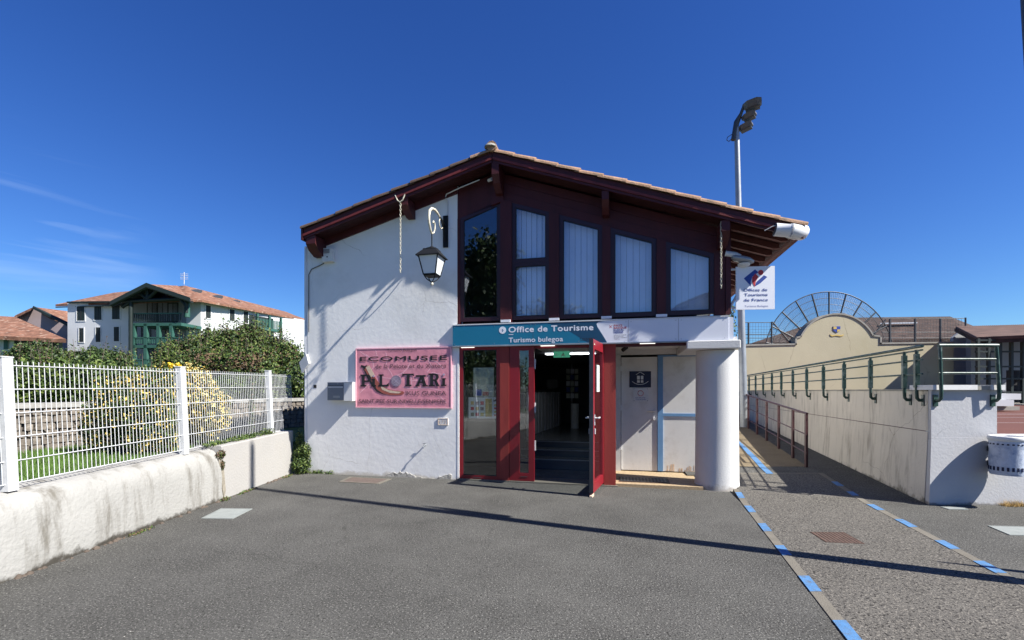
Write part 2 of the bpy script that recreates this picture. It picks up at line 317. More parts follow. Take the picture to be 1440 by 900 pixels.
def leaves(pts, nrm, size, mats_w, aspect=.6, rng=RNG, jitter=.9):
    """small folded leaf faces; returns MB"""
    n = len(pts); mb = MB()
    nrm = nrm + rng.normal(0, jitter, (n, 3)); nrm /= np.linalg.norm(nrm, axis=1)[:, None] + 1e-9
    a = rng.normal(0, 1, (n, 3)); x = np.cross(nrm, a); x /= np.linalg.norm(x, axis=1)[:, None] + 1e-9; y = np.cross(nrm, x)
    s = size * rng.uniform(.6, 1.35, (n, 1))
    v0 = pts - x * s; v1 = pts + y * s * aspect; v2 = pts + x * s; v3 = pts - y * s * aspect
    mb.v = np.stack([v0, v1, v2, v3], 1).reshape(-1, 3).tolist()
    mb.f = np.arange(n * 4).reshape(-1, 4).tolist()
    mb.mi = rng.choice(len(mats_w), n, p=np.array(mats_w) / sum(mats_w)).tolist(); mb.smooth = [False] * n
    return mb
def crown_points(blobs, n, fill=.35):
    vol = np.array([b[3] * b[4] * b[5] for b in blobs]) ** .8; ch = RNG.choice(len(blobs), n, p=vol / vol.sum())
    d = RNG.normal(0, 1, (n, 3)); d /= np.linalg.norm(d, axis=1)[:, None]
    r = 1 - fill * RNG.random(n) ** 1.6 + .07 * RNG.normal(0, 1, n)
    B = np.array(blobs)[ch]
    # clumping: modulate radius with direction noise
    ph = d * 5.0 + B[:, :3]
    r *= 1 + .13 * np.sin(ph[:, 0] * 2.1 + 1) * np.sin(ph[:, 1] * 1.7) + .09 * np.sin(ph[:, 2] * 3.3 + ph[:, 0] * 2.5)
    return B[:, :3] + d * B[:, 3:] * r[:, None], d
def foliage_obj(mb, mats, parent, name='foliage'):
    o = MB.build_fast(mb, name, mats, parent); o['kind'] = 'stuff'; return o
def build_fast(s, name, m, parent=None, **k):
    me = bpy.data.meshes.new(name); V = np.array(s.v, dtype=float)
    org = np.array(world_loc(parent)) if parent is not None else np.array([V[:, 0].mean(), V[:, 1].mean(), V[:, 2].min()])
    me.from_pydata((V - org).tolist(), [], s.f)
    for mm in (m if isinstance(m, (list, tuple)) else [m]): me.materials.append(mm)
    me.polygons.foreach_set('material_index', s.mi)
    o = bpy.data.objects.new(name, me); COL.objects.link(o)
    if parent is not None: o.parent = parent
    else: o.location = Vector(org)
    for a, b in k.items(): o[a] = b
    return o
MB.build_fast = build_fast
def plant(name, label, cat, blobs, n, size, mats, weights, group=None, stems=3, base_z=0.0, fill=.35, aspect=.6, trunk_r=.05, jitter=.9, extra=None):
    bx = sum(b[0] for b in blobs) / len(blobs); by = sum(b[1] for b in blobs) / len(blobs)
    root = empty(name, (bx, by, base_z), label, cat, group)
    p, d = crown_points(blobs, n, fill)
    mb = leaves(p, d, size, weights, aspect, jitter=jitter)
    if extra is not None:
        for (mask_fn, mi) in extra:
            c = p; hit = mask_fn(c)
            for i in np.nonzero(hit)[0]: mb.mi[i] = mi
    o = mb.build_fast('foliage', mats, root); o['kind'] = 'stuff'
    for i in range(stems):
        b = blobs[i % len(blobs)]; top = Vector((b[0], b[1], b[2] + b[5] * .3)); bot = Vector((bx + (b[0] - bx) * .4 + random.uniform(-.1, .1), by + (b[1] - by) * .4, base_z - .02))
        mid = (top + bot) / 2 + Vector((random.uniform(-.1, .1), random.uniform(-.1, .1), 0))
        MB().tube([bot, mid, top], [trunk_r, trunk_r * .7, trunk_r * .3], 7).build('trunk' if cat == 'tree' else 'stem', M_bark, root)
    return root
# ================================================================== SETTING: ground
def slope_z(Y): return max(0.0, .055 * (Y - 6.6))
def asph_z(Y): return max(0.0, .035 * (Y - 6.5))
g = MB(); 
g.abox(-900, 900, -900, 900, -.6, 0)
struct(g, 'asphalt_forecourt', M_asphalt)
DIR = .303
def lx(Y): return 2.229 + .3063 * (Y - 3.198)        # left strip centre line
def rx(Y): return 4.284 + .302 * (Y - 4.317)         # right strip
def strip_poly(x0f, x1f, Ys, zf, th):
    mb = MB(); top = [(x0f(Y), Y, zf(Y)) for Y in Ys] ; top2 = [(x1f(Y), Y, zf(Y)) for Y in Ys]
    n = len(Ys); vs = top + top2 + [(x, y, z - th) for x, y, z in top] + [(x, y, z - th) for x, y, z in top2]; fs = []
    for i in range(n - 1):
        fs += [(i, i + 1, n + i + 1, n + i), (2 * n + i, 3 * n + i, 3 * n + i + 1, 2 * n + i + 1), (i, 2 * n + i, 2 * n + i + 1, i + 1), (n + i, n + i + 1, 3 * n + i + 1, 3 * n + i)]
    fs += [(0, n, 3 * n, 2 * n), (n - 1, 3 * n - 1, 4 * n - 1, 2 * n - 1)]
    return mb.add(vs, fs)
Ys1 = [-3, 0, 3, 5, 6.6, 8.35]
struct(strip_poly(lambda Y: lx(Y) + .04, lambda Y: rx(Y) - .04, Ys1, lambda Y: slope_z(Y) + .004, .05), 'aggregate_path', M_path)
struct(strip_poly(lambda Y: lx(Y) - .045, lambda Y: lx(Y) + .04, [-3, 3, 6.6, 7.32], lambda Y: slope_z(Y) + .007, .05), 'concrete_edging', M_strip)
struct(strip_poly(lambda Y: rx(Y) - .04, lambda Y: rx(Y) + .05, [-3, 3, 6.6, 8.35], lambda Y: slope_z(Y) + .007, .05), 'concrete_edging', M_strip)
struct(strip_poly(lambda Y: lx(Y) + .0, lambda Y: rx(Y) + .05, [8.35, 8.41], lambda Y: slope_z(Y) + .007, .08), 'concrete_joint', M_strip)
struct(strip_poly(lambda Y: lx(Y) + .0, lambda Y: rx(Y) + .02, [8.41, 8.95], lambda Y: slope_z(Y) + .002, .08), 'asphalt_band', M_asphalt)
def hx(Y): return 5.58 + .300 * (Y - 8.9)            # handrail line
struct(strip_poly(lambda Y: 3.4 + .24 * (Y - 7.7), lambda Y: hx(Y) + .04, [8.95, 11, 14, 18, 24], lambda Y: slope_z(Y) + .004, .6), 'concrete_walkway', M_slab)
struct(strip_poly(lambda Y: 3.0 + .2 * (Y - 7.7) if Y > 8.4 else rx(Y) + .05, lambda Y: 5.9 + .31 * (Y - 6.5), [6.5, 8.38, 8.42, 11, 14, 18, 24], lambda Y: asph_z(Y) + .001, .6), 'asphalt_ramp', M_asphalt)
def ydash(v, Y0):   # solve for Y on sloping path seen at v
    Y = Y0
    for _ in range(30): Y = (EYE - slope_z(Y)) * F / (v - CV)
    return Y
def dash(xf, v0, v1, wd):
    y1, y0 = ydash(v0, 6), ydash(v1, 6)
    return strip_poly(lambda Y: xf(Y) - wd, lambda Y: xf(Y) + wd, [y0, (y0 + y1) / 2, y1], lambda Y: slope_z(Y) + .0105, .003)
for i, (v0, v1) in enumerate([(693, 701), (712, 721), (737, 748), (768, 782), (811, 833), (874, 903)]):
    o = dash(lx, v0, v1, .046).build('blue_dash', M_blue); tag(o, ['blue dash of the left edging, closest to the white column', 'second blue dash from the white column on the left edging', 'third blue dash from the white column on the left edging', 'blue dash of the left edging crossed by the long pole shadow', 'blue dash of the left edging just nearer than the pole shadow', 'large blue dash of the left edging at the bottom of the photo'][i], 'road marking', 'blue dashes along the concrete edging')
for i, (v0, v1) in enumerate([(678, 684), (692, 697.5), (710, 718), (731, 742), (761, 773), (790, 807)]):
    o = dash(lambda Y: rx(Y) + .005, v0, v1, .05).build('blue_dash', M_blue); tag(o, ['farthest blue dash on the right edging, in the ramp wall shade', 'second farthest blue dash on the right edging, at the edge of the ramp wall shade', 'blue dash of the right edging, farthest one in sunlight', 'fourth blue dash of the right edging, level with the wall foot corner', 'fifth blue dash of the right edging beside the pale cover plate', 'longest blue dash of the right edging, touched by the pole shadows'][i], 'road marking', 'blue dashes along the concrete edging')
# blue line curving up the walkway
def sp(u, v):
    Y = ydash(v, 10); return ((u - CU) / F * Y, Y, slope_z(Y) + .011)
cl = [sp(u, v) for u, v in [(1016, 606), (1028, 614), (1040, 624), (1052, 635.5), (1063, 647), (1072, 657), (1083, 667)]]
mbw = MB(); 
for i in range(len(cl) - 1):
    a, b = cl[i], cl[i + 1]; mbw.add([(a[0] - .06, a[1], a[2]), (a[0] + .06, a[1], a[2]), (b[0] + .06, b[1], b[2]), (b[0] - .06, b[1], b[2])], [(0, 1, 2, 3)])
tag(mbw.build('blue_line', M_blue), 'wavy continuous blue line painted up the brown walkway behind the column', 'road marking')
# loose grit
rp = random.Random(4); gr_ = MB()
for k in range(150):
    Y = 2.9 + 5.2 * rp.random() ** 1.3; X = rp.uniform(-4.1, 5.5); r_ = rp.uniform(.002, .0065); a = rp.random() * 3
    c = Vector((X, Y, .004)); gr_.add([c + Vector((r_ * math.cos(a + k_), r_ * math.sin(a + k_), 0)) for k_ in (0, 1.6, 3.1, 4.7)] + [c + Vector((0, 0, r_ * .9))], [(0, 1, 4), (1, 2, 4), (2, 3, 4), (3, 0, 4)])
tag(gr_.build('loose_grit', mat('pale_grit', (.28, .27, .25), .9, .4, 30)), 'tiny pale stones scattered over the asphalt', 'grit', kind='stuff')
# covers in the ground
def cover(name, quad, m, label, frame_m=None, bars=0, inset=.12, cat='drain cover'):
    c = sum((Vector(q) for q in quad), Vector()) / 4
    root = empty(name, (c.x, c.y, 0), label, cat)
    q = [Vector(p) for p in quad]; z = .009 + max(p.z for p in q)
    qi = [p + (c - p) * inset for p in q]
    ring = MB(); vs = [(p.x, p.y, z) for p in q] + [(p.x, p.y, z) for p in qi] + [(p.x, p.y, -.02) for p in q]
    ring.add(vs, [(i, (i + 1) % 4, 4 + (i + 1) % 4, 4 + i) for i in range(4)] + [(i, 8 + i, 8 + (i + 1) % 4, (i + 1) % 4) for i in range(4)]).build('frame', frame_m or m, root)
    if bars:
        MB().slab([(p.x, p.y, z - .006) for p in qi], .02).build('pit', M_dark, root)
        for i in range(bars):
            f0, f1 = (i + .15) / bars, (i + .8) / bars
            a = qi[0].lerp(qi[1], f0); b = qi[0].lerp(qi[1], f1); d = qi[3].lerp(qi[2], f0); e = qi[3].lerp(qi[2], f1)
            MB().slab([(p.x, p.y, z - .001) for p in (a, b, e, d)], .004).build('bar', m, root)
    else: MB().slab([(p.x, p.y, z - .002) for p in qi], .02).build('plate', m, root)
    return root
cover('manhole_cover', [gp(283, 729.5), gp(327, 730), gp(355, 716), gp(311, 715.5)], M_cover, 'pale rectangular cover plate in the asphalt beside the left garden wall', None, 0, .06, 'manhole cover')
cover('drain_grate', [gp(476, 678), gp(533, 681), gp(551, 674), gp(492, 671)], mat('brown_grate', (.105, .078, .066), .85, .25, 12, .6, 90), 'rusty grate in a white concrete frame at the foot of the white wall', M_strip, 0, .16)
cover('drain_grate', [gp(1161, 763), gp(1216, 765.5), gp(1187, 749.5), gp(1139, 749)], M_rust, 'brown slotted drain grate in the middle of the aggregate path', None, 9, .04)
cover('manhole_cover', [gp(1420, 753), gp(1478, 754), gp(1450, 741.5), gp(1389, 740)], M_cover, 'pale cover plate near the right edge of the photo', None, 0, .08, 'manhole cover')
cover('manhole_cover', [gp(1334, 716.6), gp(1362, 717), gp(1353, 713.4), gp(1322, 713)], M_cover, 'small pale cover plate at the foot of the ramp wall corner', None, 0, .08, 'manhole cover')
# ================================================================== TOURIST OFFICE
B = Fr(0, 8.1, .974, -.225)
office = empty('tourist_office', B.w(-.3, 0, 0), 'white gabled tourist office with dark red timber gable, tall blinds windows and open door', 'building')
AP = -.26
def ztop(s): return 5.60 + .281 * (s - AP) if s < AP else 5.60 - .346 * (s - AP)
def zsof(s): return ztop(s) - .22
DEEP = 9.0
def wall(mb, m, name='wall', **k): return mb.build(name, m, office, **k)
# white stucco wall, subdivided slightly uneven
wl = MB(); zs_l = zsof(-4.03)
wl.prism([(-4.03, -.05), (-.997, -.05), (-.997, zsof(-.997) + .04), (-4.03, zs_l + .04)], -.30, 0, B)
wall(wl, M_stucco)
wall(MB().box(-4.03, -3.75, -.05, zs_l + .03, -DEEP, -.302, B), M_stucco)
wall(MB().prism([(-3.75, -.05), (3.42, -.05), (3.42, zsof(3.42)), (AP, zsof(AP)), (-3.75, zsof(-3.75))], -DEEP - .25, -DEEP, B), M_stucco)
wall(MB().box(3.22, 3.42, -.05, zsof(3.42) + .04, -DEEP, -1.5, B), M_stucco)
wall(MB().box(-.995, -.962, -.04, 2.36, -.2, .005, B), M_stucco, 'pilaster')
# raw base patch of rough plaster at the foot
random.seed(3); up_ = [(-2.38 + i * .04, max(.0, .035 + .05 * math.sin(i * .23) + random.uniform(-.02, .03))) for i in range(33)]
pr = MB().prism([(-2.38, -.04)] + up_ + [(-1.10, -.04)], .0, .012, B)
wall(pr, mat('rough_plaster', (.38, .365, .33), .95, .35, 9, 1, 30, .2, speck=(.12, .11, .1), speck_s=35, speck_t=.6), 'rough_plinth')
# dim band: wall plate trim along top of white wall and gable
def trim(s0, s1, dz0, dz1, t0, t1, m, name):
    return MB().prism([(s0, ztop(s0) - dz0), (s1, ztop(s1) - dz0), (s1, ztop(s1) - dz1), (s0, ztop(s0) - dz1)], t0, t1, B).build(name, m, office)
trim(-3.95, -.99, .188, .33, .001, .03, M_wood, 'wall_trim')
# gable timber wall: panels round the windows
WIN = [  # outer frame s0,s1, z bottom, mid rail
    (-.950, -.205, 2.80, None), (-.005, .645, 2.80, 3.745), (.815, 1.530, 2.79, None), (1.665, 2.392, 2.785, None), (2.535, 3.262, 2.785, None)]
TOPO = .90
def ztw(s):      # top edge of window frames
    return (4.655 + .27 * (s + .891)) if s < AP else (4.810 - .336 * (s - .059))
def panel(poly, t0=-.10, t1=-.02, m=M_wood, name='timber_panel'): return MB().prism(poly, t0, t1, B).build(name, m, office)
ss = [-.995] + [x for w_ in WIN for x in w_[:2]] + [3.42]
for i in range(0, len(ss), 2):
    a, b = ss[i], ss[i + 1]
    panel([(a, 2.76), (b, 2.76), (b, ztw(b) + .0), (a, ztw(a))] , -.10, .015 if 0 < i < 10 else -.005, M_wood, 'timber_post')
# fascia boards above windows (several horizontal boards following slope)
left = [(-.995, ztw(-.995) + .003), (AP, ztw(-.27) + .003), (AP, zsof(AP)), (-.995, zsof(-.995))]
panel(left)
nb = 3
for k in range(nb):
    def zb(s, f): return (ztw(s) + .003) * (1 - f) + zsof(s) * f
    f0, f1 = k / nb + .004, (k + 1) / nb - .004
    panel([(AP + .003, zb(AP + .01, f0)), (3.42, zb(3.42, f0)), (3.42, zb(3.42, f1)), (AP + .003, zb(AP + .01, f1))], -.10, -.02 - .006 * (k % 2), M_wood, 'timber_board')
panel([(AP - .11, ztw(-.27) - .02), (AP + .11, ztw(.0) + .03), (AP + .11, zsof(AP) - .02), (AP - .11, zsof(AP) - .02)], -.02, .02, M_wood, 'timber_post')
panel([(-.995, 2.72), (3.42, 2.72), (3.42, 2.757), (-.995, 2.757)], -.1, .01, M_frame, 'sill_board')
for a in (-.105, .735, 1.60, 2.465):
    MB().box(a - .085, a + .085, 2.758, 2.80, .017, .05, B).build('sill_block', M_white, office)
def inset(poly, d):
    c = (sum(p[0] for p in poly) / len(poly), sum(p[1] for p in poly) / len(poly)); n = len(poly); out_ = []
    for i in range(n):
        p0, p, p1 = poly[i - 1], poly[i], poly[(i + 1) % n]
        def nrm_(a, b):
            dx, dz = b[0] - a[0], b[1] - a[1]; l = math.hypot(dx, dz); n_ = (-dz / l, dx / l)
            if (c[0] - a[0]) * n_[0] + (c[1] - a[1]) * n_[1] < 0: n_ = (-n_[0], -n_[1])
            return n_
        n0, n1 = nrm_(p0, p), nrm_(p, p1); k = 1 + n0[0] * n1[0] + n0[1] * n1[1]
        out_.append((p[0] + (n0[0] + n1[0]) / k * d, p[1] + (n0[1] + n1[1]) / k * d))
    return out_
def window(poly, fw, fm, gm, t0=-.08, t1=-.02, blind=None, name='window'):
    f = MB(); pi = inset(poly, fw); f.ring(poly, pi, t0, t1, B)
    f = f.build(name, fm, office)
    pi2 = inset(poly, fw + .012); MB().ring(inset(poly, fw - .0005), pi2, t0 + .01, t1 - .012, B).build('bead', M_ink, f)
    MB().prism(inset(poly, fw - .004), t1 - .024, t1 - .018, B).build('pane', gm, f)
    if blind is not None:
        s0, s1 = min(p[0] for p in pi) - .01, max(p[0] for p in pi) + .01; z0 = min(p[1] for p in pi) - .01
        n = max(4, int((s1 - s0) / .089)); x = s0; b = MB()
        for i in range(n):
            a0 = s0 + (s1 - s0) * i / n; a1 = s0 + (s1 - s0) * (i + 1) / n - .004
            zt0, zt1 = blind(a0), blind(a1); tt = random.uniform(-.004, .004)
            b.add([B.w(a0, z0, -.152 + tt), B.w(a1, z0, -.140 + tt), B.w(a1, zt1, -.140 + tt), B.w(a0, zt0, -.152 + tt)], [(0, 1, 2, 3)])
        b.build('blind', M_blind, f)
    return f
for i, (a, b, zb_, mid) in enumerate(WIN):
    bl = None if i == 0 else (lambda s: ztw(s) - .03)
    if mid:
        window([(a, mid + .035), (b, mid + .035), (b, ztw(b)), (a, ztw(a))], .062, M_frame, M_glass, blind=bl)
        window([(a, zb_), (b, zb_), (b, mid + .033), (a, mid + .033)], .060, M_frame, M_glass, blind=lambda s, m=mid: m)
    else: window([(a, zb_), (b, zb_), (b, ztw(b)), (a, ztw(a))], .066, M_frame, M_glass, blind=bl)
# floor between storeys and upper dark room
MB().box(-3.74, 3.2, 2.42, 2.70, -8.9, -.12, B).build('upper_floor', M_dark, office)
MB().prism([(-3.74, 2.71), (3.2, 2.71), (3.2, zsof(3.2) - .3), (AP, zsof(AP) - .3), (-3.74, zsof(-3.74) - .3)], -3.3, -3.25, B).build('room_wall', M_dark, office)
# ---- roof
roof = MB()
for sgn in (-1, 1):
    a0, a1 = (AP, -3.84) if sgn < 0 else (AP, 4.36)
    roof.add([B.w(a0, ztop(a0) - .06, .30), B.w(a1, ztop(a1) - .06, .30), B.w(a1, ztop(a1) - .06, -DEEP - .5), B.w(a0, ztop(a0) - .06, -DEEP - .5),
              B.w(a0, ztop(a0) - .10, .30), B.w(a1, ztop(a1) - .10, .30), B.w(a1, ztop(a1) - .10, -DEEP - .5), B.w(a0, ztop(a0) - .10, -DEEP - .5)],
             [(0, 1, 2, 3), (7, 6, 5, 4), (0, 4, 5, 1), (1, 5, 6, 2), (2, 6, 7, 3)])
roof = roof.build('roof', M_soffit, office)
# soffit boards on left & front overhang
for sgn, (a0, a1) in ((-1, (AP, -3.80)), (1, (AP, 3.36))):
    n = 5
    for k in range(n):
        t0 = .02 + .30 * k / n; t1 = .02 + .30 * (k + 1) / n - .004
        MB().add([B.w(a0, ztop(a0) - .20, t0), B.w(a1, ztop(a1) - .20, t0), B.w(a1, ztop(a1) - .20, t1), B.w(a0, ztop(a0) - .20, t1),
                  B.w(a0, ztop(a0) - .185, t0), B.w(a1, ztop(a1) - .185, t0), B.w(a1, ztop(a1) - .185, t1), B.w(a0, ztop(a0) - .185, t1)],
                 [(0, 1, 2, 3), (7, 6, 5, 4), (0, 4, 5, 1), (1, 5, 6, 2), (2, 6, 7, 3), (3, 7, 4, 0)]).build('soffit_board', M_soffit, roof)
# rake boards
for (a0, a1) in ((AP, -3.86), (AP, 4.40)):
    e = .006 if a1 > 0 else -.006
    MB().prism([(a0 + e, ztop(a0) - .045), (a1, ztop(a1) - .045), (a1, ztop(a1) - .150), (a0 + e, ztop(a0) - .150)], .325, .345, B).build('rake_board', M_wood, roof)
    MB().prism([(a0 + e, ztop(a0) - .130), (a1, ztop(a1) - .130), (a1, ztop(a1) - .170), (a0 + e, ztop(a0) - .170)], .347, .360, B).build('rake_board', mat('sunlit_red_timber', (.15, .025, .024), .55, .3, 6, .25, 50, .35, stretch=(1, 1, .2)), roof)  # lighter middle board: sunlit streak along the rake put into its colour
    MB().prism([(a0 + e, ztop(a0) - .152), (a1, ztop(a1) - .152), (a1, ztop(a1) - .215), (a0 + e, ztop(a0) - .215)], .320, .342, B).build('rake_board', M_wood, roof)
MB().box(-3.90, -3.86, ztop(-3.86) - .24, ztop(-3.86) - .02, -DEEP - .4, .36, B).build('eave_board', M_wood, roof)
# corbel beams
def corbel(s, zc, h, wd, out_, name='corbel'):
    z1 = zc; poly_t = [(-.1, z1), (out_, z1), (out_, z1 - h * .45), (out_ - .08, z1 - h * .75), (.10, z1 - h), (-.1, z1 - h)]
    vs = [B.w(s + d, z, t) for d in (-wd / 2, wd / 2) for t, z in poly_t]; n = 6
    MB().add(vs, [tuple(range(n)), tuple(range(n, 2 * n))[::-1]] + [(i, (i + 1) % n, n + (i + 1) % n, n + i) for i in range(n)]).build(name, M_wood, roof)
corbel(AP + .05, zsof(AP) - .0, .42, .12, .34)
corbel(1.59, zsof(1.59) + .0, .30, .11, .33)
corbel(-1.86, zsof(-1.86) + .02, .27, .13, .33)
corbel(-3.72, zsof(-3.72) + .015, .32, .2, .33)
corbel(3.36, zsof(3.36) + .0, .34, .12, .33)
# rafters of right overhang
ra = MB().prism([(3.43, ztop(3.43) - .10), (4.32, ztop(4.32) - .10), (4.32, ztop(4.32) - .20), (3.43, ztop(3.43) - .20)], 0, .07, B)
r0 = None
for k in range(24):
    t = .0 - .38 * k
    MB().prism([(3.43, ztop(3.43) - .105), (4.30, ztop(4.30) - .105), (4.30, ztop(4.30) - .165), (4.22, ztop(4.22) - .195), (3.43, ztop(3.43) - .205)], t - .07, t, B).build('rafter', M_rafter, roof)
# canal tiles: verge tiles as single parts, the field joined
def tile_mesh(r=.074, L_=.46, seg=7, thick=.014):
    mb = MB(); vs = []
    for (x, rr) in ((0, r), (L_, r * .86)):
        for rad in (rr, rr - thick):
            for k in range(seg + 1):
                a = math.pi * k / seg; vs.append((x, rad * math.cos(a), rad * math.sin(a)))
    m = seg + 1; fs = []
    for k in range(seg):
        fs += [(k, k + 1, 2 * m + k + 1, 2 * m + k), (m + k, 3 * m + k, 3 * m + k + 1, m + k + 1), (k, m + k, m + k + 1, k + 1), (2 * m + k, 2 * m + k + 1, 3 * m + k + 1, 3 * m + k)]
    fs += [(0, 2 * m, 3 * m, m), (seg, m + seg, 3 * m + seg, 2 * m + seg)]
    mb.v = vs; mb.f = fs; return mb
TM = tile_mesh()
def tile_matrix(s, t, sgn, jit=.0):
    # tile axis runs up the slope from s
    sl = -.281 if sgn < 0 else .346          # dz going towards apex per metre of s toward the apex
    slope = .281 if sgn < 0 else .346
    ux = B.w(1 if sgn < 0 else -1, slope, 0) - B.w(0, 0, 0); ux.normalize()
    tv = B.w(0, 0, 1) - B.w(0, 0, 0); uz = ux.cross(tv); 
    if uz.z < 0: uz = -uz
    uy = uz.cross(ux)
    tilt = math.radians(1.6 + jit * .8)
    ux2 = ux * math.cos(tilt) - uz * math.sin(tilt); uz2 = uz * math.cos(tilt) + ux * math.sin(tilt)
    p = B.w(s, ztop(s) - .055 + .025, t)
    return Matrix((( ux2.x, uy.x, uz2.x, p.x), (ux2.y, uy.y, uz2.y, p.y), (ux2.z, uy.z, uz2.z, p.z), (0, 0, 0, 1)))
me_t = bpy.data.meshes.new('roof_tile'); me_t.from_pydata(TM.v, [], TM.f); me_t.materials.append(M_tile)
me_m = bpy.data.meshes.new('roof_tile'); me_m.from_pydata(TM.v, [], TM.f); me_m.materials.append(M_tile_shaded)
offs = world_loc(roof)
field = MB()
for sgn in (-1, 1):
    s_end = -3.90 if sgn < 0 else 4.44; n = 10 if sgn < 0 else 13
    stp = (s_end - AP) / n
    for i in range(n):
        s = s_end - stp * i
        for k in range(50):
            t = .315 - .19 * k
            M_ = tile_matrix(s, t + random.uniform(-.008, .008), sgn, random.uniform(-1, 1))
            if k == 0 or (sgn > 0 and i == 0 and k < 12):
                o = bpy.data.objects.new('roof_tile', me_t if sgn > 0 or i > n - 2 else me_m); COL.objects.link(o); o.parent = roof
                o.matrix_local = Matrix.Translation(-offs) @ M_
            elif t > -DEEP - .3:
                if i == 0 or k < 3 or True:
                    b = len(field.v); 
                    field.add([M_ @ Vector(p) for p in TM.v], TM.f)
o = field.build_fast('tile_field', M_tile, roof); o['kind'] = 'stuff'
# ridge tiles
for k in range(24):
    c0 = B.w(AP, ztop(AP) + .035, .40 - .4 * k); c1 = B.w(AP, ztop(AP) + .03, .40 - .4 * k - .44)
    MB().tube([c0, c1], [.085, .075], 10).build('ridge_tile', M_tile, roof)
MB().lathe(B.w(AP - .02, ztop(AP) + .07, .36), [(.11, -.05), (.10, -.02), (.07, .0), (.02, .012)], 9).build('mortar_lump', M_coping, roof)
# white gutter outlet at right eave
gt = MB().tube([B.w(4.02, 3.925, .36), B.w(4.20, 3.895, .36), B.w(4.215, 3.893, .36)], [.092, .092, .105], 16)
gt.tube([B.w(4.215, 3.893, .36), B.w(4.31, 3.875, .33), B.w(4.40, 3.90, .26), B.w(4.42, 3.90, .16)], [.105, .108, .105, .10], 16)
gt = gt.build('gutter_outlet', M_pvc, office)
MB().tube([B.w(4.018, 3.926, .36), B.w(4.045, 3.921, .36)], [.080, .080], 16).build('pipe_mouth', M_dark, gt)
MB().tube([B.w(4.10, 4.0, .37), B.w(3.98, 3.97, .37), B.w(3.88, 3.92, .36)], .006, 6).build('strap', M_plastic, gt)
gut = MB(); pts = [(math.cos(a) * .07, math.sin(a) * .07) for a in [math.pi + math.pi * k / 8 for k in range(9)]]
g0 = [B.w(4.43 + x, 3.93 + z, .15) for x, z in pts]; g1 = [B.w(4.43 + x, 3.93 + z, -DEEP - .4) for x, z in pts]
gut.add(g0 + g1, [(k, k + 1, 10 + k, 9 + k) for k in range(8)]); gut.build('gutter', M_rafter, office)
# ---- ground floor
M_DW = M_door_red
def fbox(s0, s1, z0, z1, t0, t1, m, name, par=None): return MB().box(s0, s1, z0, z1, t0, t1, B).build(name, m, par or office)
fbox(-1.0, 1.78, -.03, .022, -.40, .03, M_strip, 'threshold')
# tall fixed window
wpoly = [(-.957, .024), (-.217, .024), (-.217, 2.355), (-.957, 2.355)]
w1 = window(wpoly, .062, M_DW, M_glass_low, t0=-.07, t1=-.010)
fbox(-.70, -.55, .05, .058, -.0095, -.004, M_darksteel, 'vent', w1)
def post(s0, s1, t0, t1, m=M_post): return fbox(s0, s1, 0.0, 2.358, t0, t1, m, 'timber_post')
post(-.214, -.053, -.16, .004)
# sidelight
side = MB().ring([(-.048, .026), (.385, .026), (.385, 2.352), (-.048, 2.352)], [(.128, .16), (.29, .16), (.29, 2.27), (.128, 2.27)], -.07, -.012, B).build('side_door', M_DW, office)
fbox(.122, .296, .155, 2.275, -.040, -.034, M_glass_low, 'pane', side)
fbox(.15, .27, .095, .105, -.0118, -.004, M_darksteel, 'vent', side)
for z in (.55, 1.2, 1.95): fbox(.386, .405, z, z + .17, -.07, -.035, M_plastic, 'hinge', side)
fbox(.387, 1.54, 2.30, 2.356, -.10, -.04, M_DW, 'door_head')
# exit sign inside, above door
ex = fbox(.62, .92, 2.19, 2.30, -.75, -.72, mat('lit_green_sign', (.03, .16, .10), .5, 0, emis=.6), 'exit_sign'); text('\u2190', B, .65, 2.215, -.717, .05, M_paper, ex, bold=.01)
mbx = MB(); mbx.disc((.80, 2.268), .012, B, -.718, -.715, 8); mbx.prism([(.785, 2.255), (.815, 2.25), (.835, 2.205), (.82, 2.205), (.80, 2.235), (.775, 2.205), (.76, 2.21)], -.718, -.715, B); mbx.build('running_figure', M_paper, ex)
fbox(.40, 1.53, 2.31, 2.335, -.80, -.12, M_doorw, 'entrance_ceiling')
# open leaf, hinged at right, swung out
hp = B.w(1.53, 0, -.05); ne = Vector((1.175, 6.95, 0)); D2 = ne - hp
DL = Fr(hp.x, hp.y, D2.x, D2.y); Lf = D2.length
if DL.n[0] < 0: DL.n = (-DL.n[0], -DL.n[1])            # t > 0 is the outer face, turned right
leaf = MB().ring([(0, .055), (Lf, .055), (Lf, 2.345), (0, 2.345)], [(.11, .20), (Lf - .11, .20), (Lf - .11, 2.20), (.11, 2.20)], -.028, .028, DL).build('door_leaf', M_DW, office)
MB().box(.105, Lf - .105, .195, 2.205, -.005, .003, DL).build('pane', M_glass_low, leaf)
MB().box(Lf + .001, Lf + .006, .06, 2.34, -.030, .030, DL).build('edge_strip', M_darksteel, leaf)
MB().box(.0, Lf, .056, 2.344, -.0335, -.0285, DL).ring  # (inner face left in the leaf's own paint)
inner = MB().ring([(0.002, .057), (Lf - .002, .057), (Lf - .002, 2.343), (.002, 2.343)], [(.108, .198), (Lf - .108, .198), (Lf - .108, 2.202), (.108, 2.202)], -.034, -.029, DL).build('inner_face', M_ink, leaf)
